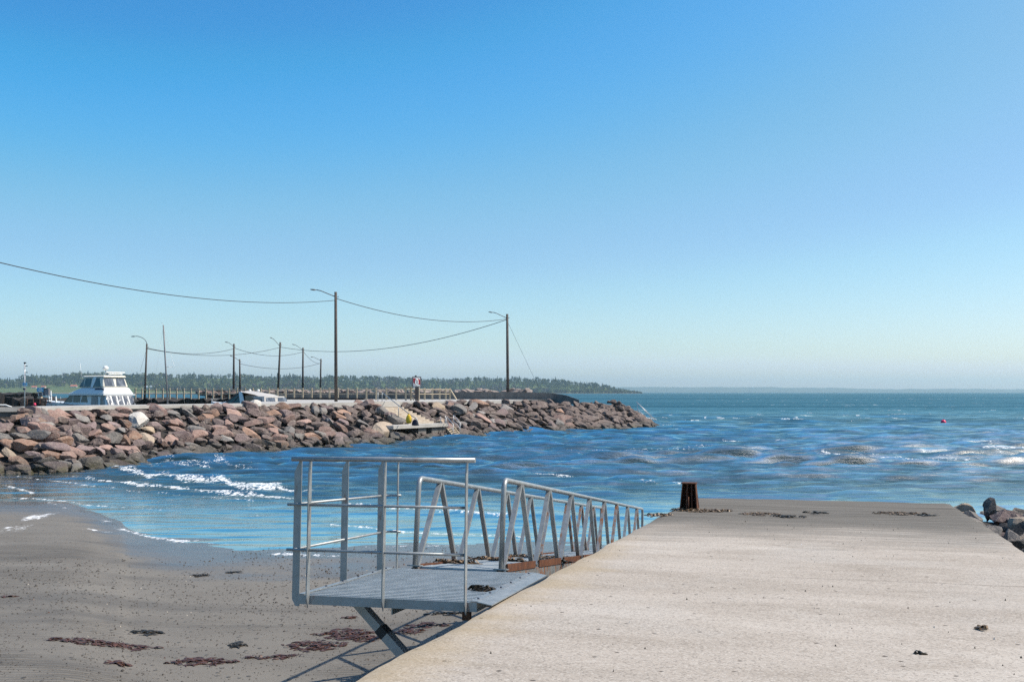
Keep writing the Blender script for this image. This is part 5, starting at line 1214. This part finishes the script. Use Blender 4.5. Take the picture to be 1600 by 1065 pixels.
MB().box(D(62.5, 620.6, 103.2), (6 * 103 / F, .4, 2.4 * 103 / F)).build('crate', M['wood'], sgn)
ob_ = thing('small_boat', 'small boat showing only its pale curved gunwale rail at the left edge', 'boat', G(2, 650, 0) * 1.0)
Bx = D(2, 634, 63)
def SM(s, t_, z): return Vector((Bx.x + .75 - s * .98, Bx.y + t_ - s * .2, z))
loft(hull_secs(SM, 5.2, 1.9, 2.35, 2.6, .4), M['greybox'], 'hull', ob_)
MB().tube([SM(0, .2, 2.42), SM(.1, .2, 2.86), SM(.5, .15, 3.02), SM(3.2, .15, 3.04)], .045, 8).build('gunwale_rail', M['whitepaint'], ob_)

# ------------------------------------------------------------------ buoy out at sea
bq = G(1474, 661.5, 0); rb_ = .075 * bq.y / 22
bu = thing('marker_buoy', 'round pinkish red buoy floating alone on the open water', 'buoy', bq)
rad = 4.1 * bq.y / F
MB().lathe(bq + ZU * (.52 * rad), [(0, -rad)] + [(rad * math.cos(a), rad * math.sin(a)) for a in np.linspace(-1.35, 1.35, 12)] + [(0, rad)], 20).build('float', M['redbuoy'], bu)
MB().lathe(bq + ZU * (1.5 * rad), [(.06, -.05), (.06, .06), (0, .07)], 8).build('eye', M['black'], bu)
# ------------------------------------------------------------------ wooded shore across the bay
top_px = [(-600, 584), (-200, 586), (0, 590), (32, 588), (40, 584), (75, 582), (110, 579), (170, 578), (220, 580), (300, 581), (360, 582), (420, 584), (500, 585), (560, 586), (620, 587), (700, 588.5), (760, 588), (800, 589.5), (840, 592), (880, 595), (920, 599), (950, 603), (975, 607), (1000, 611.2), (1010, 612.5)]
tpx = np.array(top_px, float)
FY = lambda px: 2700 + np.interp(px, [-600, 500, 1000], [0, 150, 900])
def groundz(px, f):      # f = 0 at the water's edge .. 1 on the ridge
    Yd = FY(px); topz = ZC + (HOR - np.interp(px, tpx[:, 0], tpx[:, 1])) / F * Yd
    return np.maximum(.3, (topz - 5.5) * f ** 1.15)
pxs = np.linspace(-600, 1008, 260); fs = np.array([-.15, 0, .02, .1, .2, .35, .5, .7, .85, 1, 1.4]); DEP = 900.
V = []
for f in fs:
    Yv = FY(pxs) + DEP * max(0, f) * np.interp(pxs, [-600, 700, 1008], [1, .8, .12]); z = groundz(pxs, min(1, max(0, f))) if f > 0 else np.full_like(pxs, -2. if f < 0 else -.2)
    if f > 1: z = z * .6
    V.append(np.stack([(pxs - 800) / F * Yv, Yv, z + (fbm(pxs * .05, pxs * 0 + f * 7, 5) - .5) * 3 * (f > .05)], 1))
t = NT('far_meadow'); p = t.pos(); n = t.noise(t.map(p, (.004, .012, .05)), 1., 5, .6); zz_ = t.n('ShaderNodeSeparateXYZ', ins={0: p}).outputs[2]
c = t.mix(t.range(n, .4, .6), (.065, .105, .035), (.115, .135, .05)); c = t.mix(t.range(zz_, 4.5, 1.5), c, (.17, .14, .095))
t.bsdf(c, .95, 0, None, Specular_IOR_Level=.1)
kind(npmesh('far_hills', np.concatenate(V), gridq(len(fs), len(pxs)), t.mat, True), 'structure')
# trees: conifers and budding broadleaf crowns made of many small leaf clumps
def leafmat(name, a, b):
    t = NT(name); n = t.noise(t.pos(), .06, 3); t.bsdf(t.mix(t.range(n, .38, .62), tuple(.85 * k * m_ for k, m_ in zip(a, (.85, .9, 1.25))), tuple(1.3 * k * m_ for k, m_ in zip(b, (.85, .9, 1.25)))), .95, 0, None, Specular_IOR_Level=.08); return t.mat  # leaf colours shifted bluer, painting in extra haze
LM = [leafmat('spruce_green', (.020, .042, .026), (.038, .066, .034)), leafmat('budding_green', (.085, .105, .035), (.14, .155, .05)), leafmat('bare_grey_brown', (.068, .058, .046), (.105, .088, .066)), leafmat('olive_green', (.05, .072, .028), (.085, .10, .038))]
r = np.random.RandomState(17)
def proto(kind_):
    P = []; n = 46
    for i in range(n):
        if kind_ == 0: h = r.uniform(.06, 1.); rad = .24 * (1 - h) ** .8 + .015
        else: h = r.uniform(.18, 1.); rad = .40 * math.sqrt(max(0, 1 - ((h - .58) / .43) ** 2)) + .02
        a = r.uniform(0, 6.28); rr = rad * math.sqrt(r.uniform(.3, 1)); c = np.array([rr * math.cos(a), rr * math.sin(a), h]); s = r.uniform(.05, .12) * (1.1 if kind_ else .8)
        u = r.normal(size=3); u /= np.linalg.norm(u); v = np.cross(u, r.normal(size=3)); v /= np.linalg.norm(v)
        P.append([c - u * s - v * s, c + u * s - v * s * .6, c + u * s * .7 + v * s, c - u * s * .8 + v * s * .7])
    for k in range(2):     # trunk as two crossed strips of real width
        w = .012; x = np.array([w, 0, 0]) if k == 0 else np.array([0, w, 0]); P.append([-x, x, x * .4 + np.array([0, 0, .8]), -x * .4 + np.array([0, 0, .8])])
    return np.array(P)
PR = [[proto(0) for _ in range(5)], [proto(1) for _ in range(6)]]
VV = []; MI = []
def plant(x, y, z, h, w, k, mi):
    p = PR[0 if k == 0 else 1]; a = p[r.randint(len(p))]; an = r.uniform(0, 6.28); ca, sa = math.cos(an), math.sin(an)
    q_ = a.reshape(-1, 3) * np.array([w, w, h]); q_ = np.stack([q_[:, 0] * ca - q_[:, 1] * sa + x, q_[:, 0] * sa + q_[:, 1] * ca + y, q_[:, 2] + z], 1); VV.append(q_); MI.extend([mi] * len(a))
for i in range(7600):
    px = r.uniform(-330, 1003); f = r.uniform(0, 1) ** .8
    f0 = np.interp(px, [-330, 0, 30, 130, 175, 215, 260, 420, 600, 1003], [.42, .40, .44, .40, .34, .30, .10, .03, .02, .02])
    if r.uniform() < .2: f = f0
    if i % 16 == 0: f = 1.0
    f = f0 + (1.02 - f0) * f
    Yd = FY(px) + DEP * f * np.interp(px, [-600, 700, 1008], [1, .8, .12]); X_ = (px - 800) / F * Yd; z = float(groundz(np.array([px]), f)[0]) - .5
    zone = float(vnoise(np.array([px * .02]), np.array([f * 3.]), 3)[0]) + .45 * (f - .5) + np.interp(px, [0, 250, 420, 900], [.05, -.06, -.02, .16])
    u = r.uniform()
    if zone > .52: k, mi = (0, 0) if u < .30 else ((1, 3) if u < .76 else (1, 1))
    elif zone > .34: k, mi = (1, 1) if u < .42 else ((1, 2) if u < .66 else ((0, 0) if u < .82 else (1, 3)))
    else: k, mi = (1, 2) if u < .55 else ((1, 1) if u < .8 else (1, 3))
    edge = np.interp(px, [900, 1003], [1, .35]); h = (r.uniform(13, 21) if k == 0 else r.uniform(9, 16)) * edge * r.uniform(.7, 1.12) * (1 if i % 16 else r.uniform(.8, 1.15)); h *= .72 + .55 * float(vnoise(np.array([px * .05]), np.array([f * 4.]), 71)[0]); w = h * (r.uniform(.5, .8) if k == 0 else r.uniform(.8, 1.15)); plant(X_, Yd, z, h, w, k, mi)
A = np.concatenate(VV); fo_ = npmesh('forest', A, np.arange(len(A)).reshape(-1, 4), LM, False, mi=MI); kind(fo_, 'stuff')
def house(px, f, w_, d_, h_, lb, wallm, name='house', yaw=.2):
    Yd = float(FY(px) + DEP * f); x = (px - 800) / F * Yd; z = float(groundz(np.array([float(px)]), f)[0]) - .3; b = Vector((x, Yd - 25, z))
    o = thing(name, lb, 'house', b, 'houses on the far shore'); ax = (Vector((math.cos(yaw), math.sin(yaw), 0)), Vector((-math.sin(yaw), math.cos(yaw), 0)), ZU)
    bd = MB().box(b + ZU * (h_ / 2), (w_, d_, h_), ax).build('wall', wallm, o); X_, Y_ = ax[0], ax[1]; rh = h_ * .8
    m = MB(); m.prism([b - X_ * (w_ * .53) - Y_ * (d_ * .6) + ZU * h_, b - X_ * (w_ * .53) + Y_ * (d_ * .6) + ZU * h_, b - X_ * (w_ * .53) + ZU * (h_ + rh)], X_ * (w_ * 1.06)); m.build('roof', M['redroof'], o)
    for k in (-.25, .2): MB().box(b + X_ * (w_ * k) - Y_ * (d_ / 2 + .06) + ZU * (h_ * .5), (w_ * .12, .1, h_ * .4), ax).build('window', M['dkglass'], o)
    MB().box(b + X_ * (w_ * .3) + ZU * (h_ + rh), (.8, .8, 1.6), ax).build('chimney', M['redroof'], o)
M['redroof'] = plain('red_roof_tile', (.42, .12, .07), .8); M['housewall'] = plain('house_wall', (.62, .60, .55), .8, var=.05)
house(59.5, .36, 14, 9, 4.5, 'leftmost of three small houses with red roofs on the far meadow', M['housewall'])
house(74, .36, 13, 8, 4.5, 'middle of three small houses with red roofs on the far meadow', M['housewall'], yaw=-.15)
house(121, .36, 18, 10, 5, 'long low red-roofed house just left of the cruiser top on the far meadow', M['housewall'])
M['greyroof'] = plain('grey_sheet_roof', (.38, .42, .46), .6)
Yd = float(FY(245) + DEP * .3); b = Vector(((243 - 800) / F * Yd, Yd - 60, float(groundz(np.array([243.]), .3)[0]))); o = thing('barn', 'pale grey roofed barn among the trees behind the sailboat mast', 'barn', b, 'houses on the far shore')
MB().box(b + ZU * 2.5, (24, 12, 5)).build('wall', M['greyroof'], o); MB().prism([b + Vector((-12.5, -7, 5)), b + Vector((-12.5, 7, 5)), b + Vector((-12.5, 0, 10))], Vector((25, 0, 0))).build('roof', M['greyroof'], o)
# low blue land on the horizon
pxs = np.linspace(-1200, 2900, 420); V = []
for f, hgt in ((0, -2), (.0, 2), (.4, .55), (.8, 1.), (1., 1.), (1.3, 0)):
    Yv = np.full_like(pxs, 14000. + 700 * f); hz_ = (np.interp(pxs, [-1200, 900, 1100, 1180, 1300, 1450, 1600, 1900, 2900], [100, 94, 86, 88, 70, 60, 52, 62, 62]) + (fbm(pxs * .02, pxs * 0, 61, 4) - .5) * 22 + (fbm(pxs * .3, pxs * 0, 62, 2) - .5) * 10)
    z = hz_ * hgt * .92 if hgt not in (-2, 2) else np.full_like(pxs, -2. if hgt == -2 else 1.5); V.append(np.stack([(pxs - 800) / F * Yv, Yv, z], 1))
t = NT('far_woodland'); n = t.noise(t.map(t.pos(), (.004, .004, .02)), 1., 4); t.bsdf(t.mix(t.range(n, .4, .6), (.035, .055, .032), (.07, .085, .05)), .95, 0, None, Specular_IOR_Level=.1)
kind(npmesh('far_shore', np.concatenate(V), gridq(6, len(pxs)), t.mat, True), 'structure')
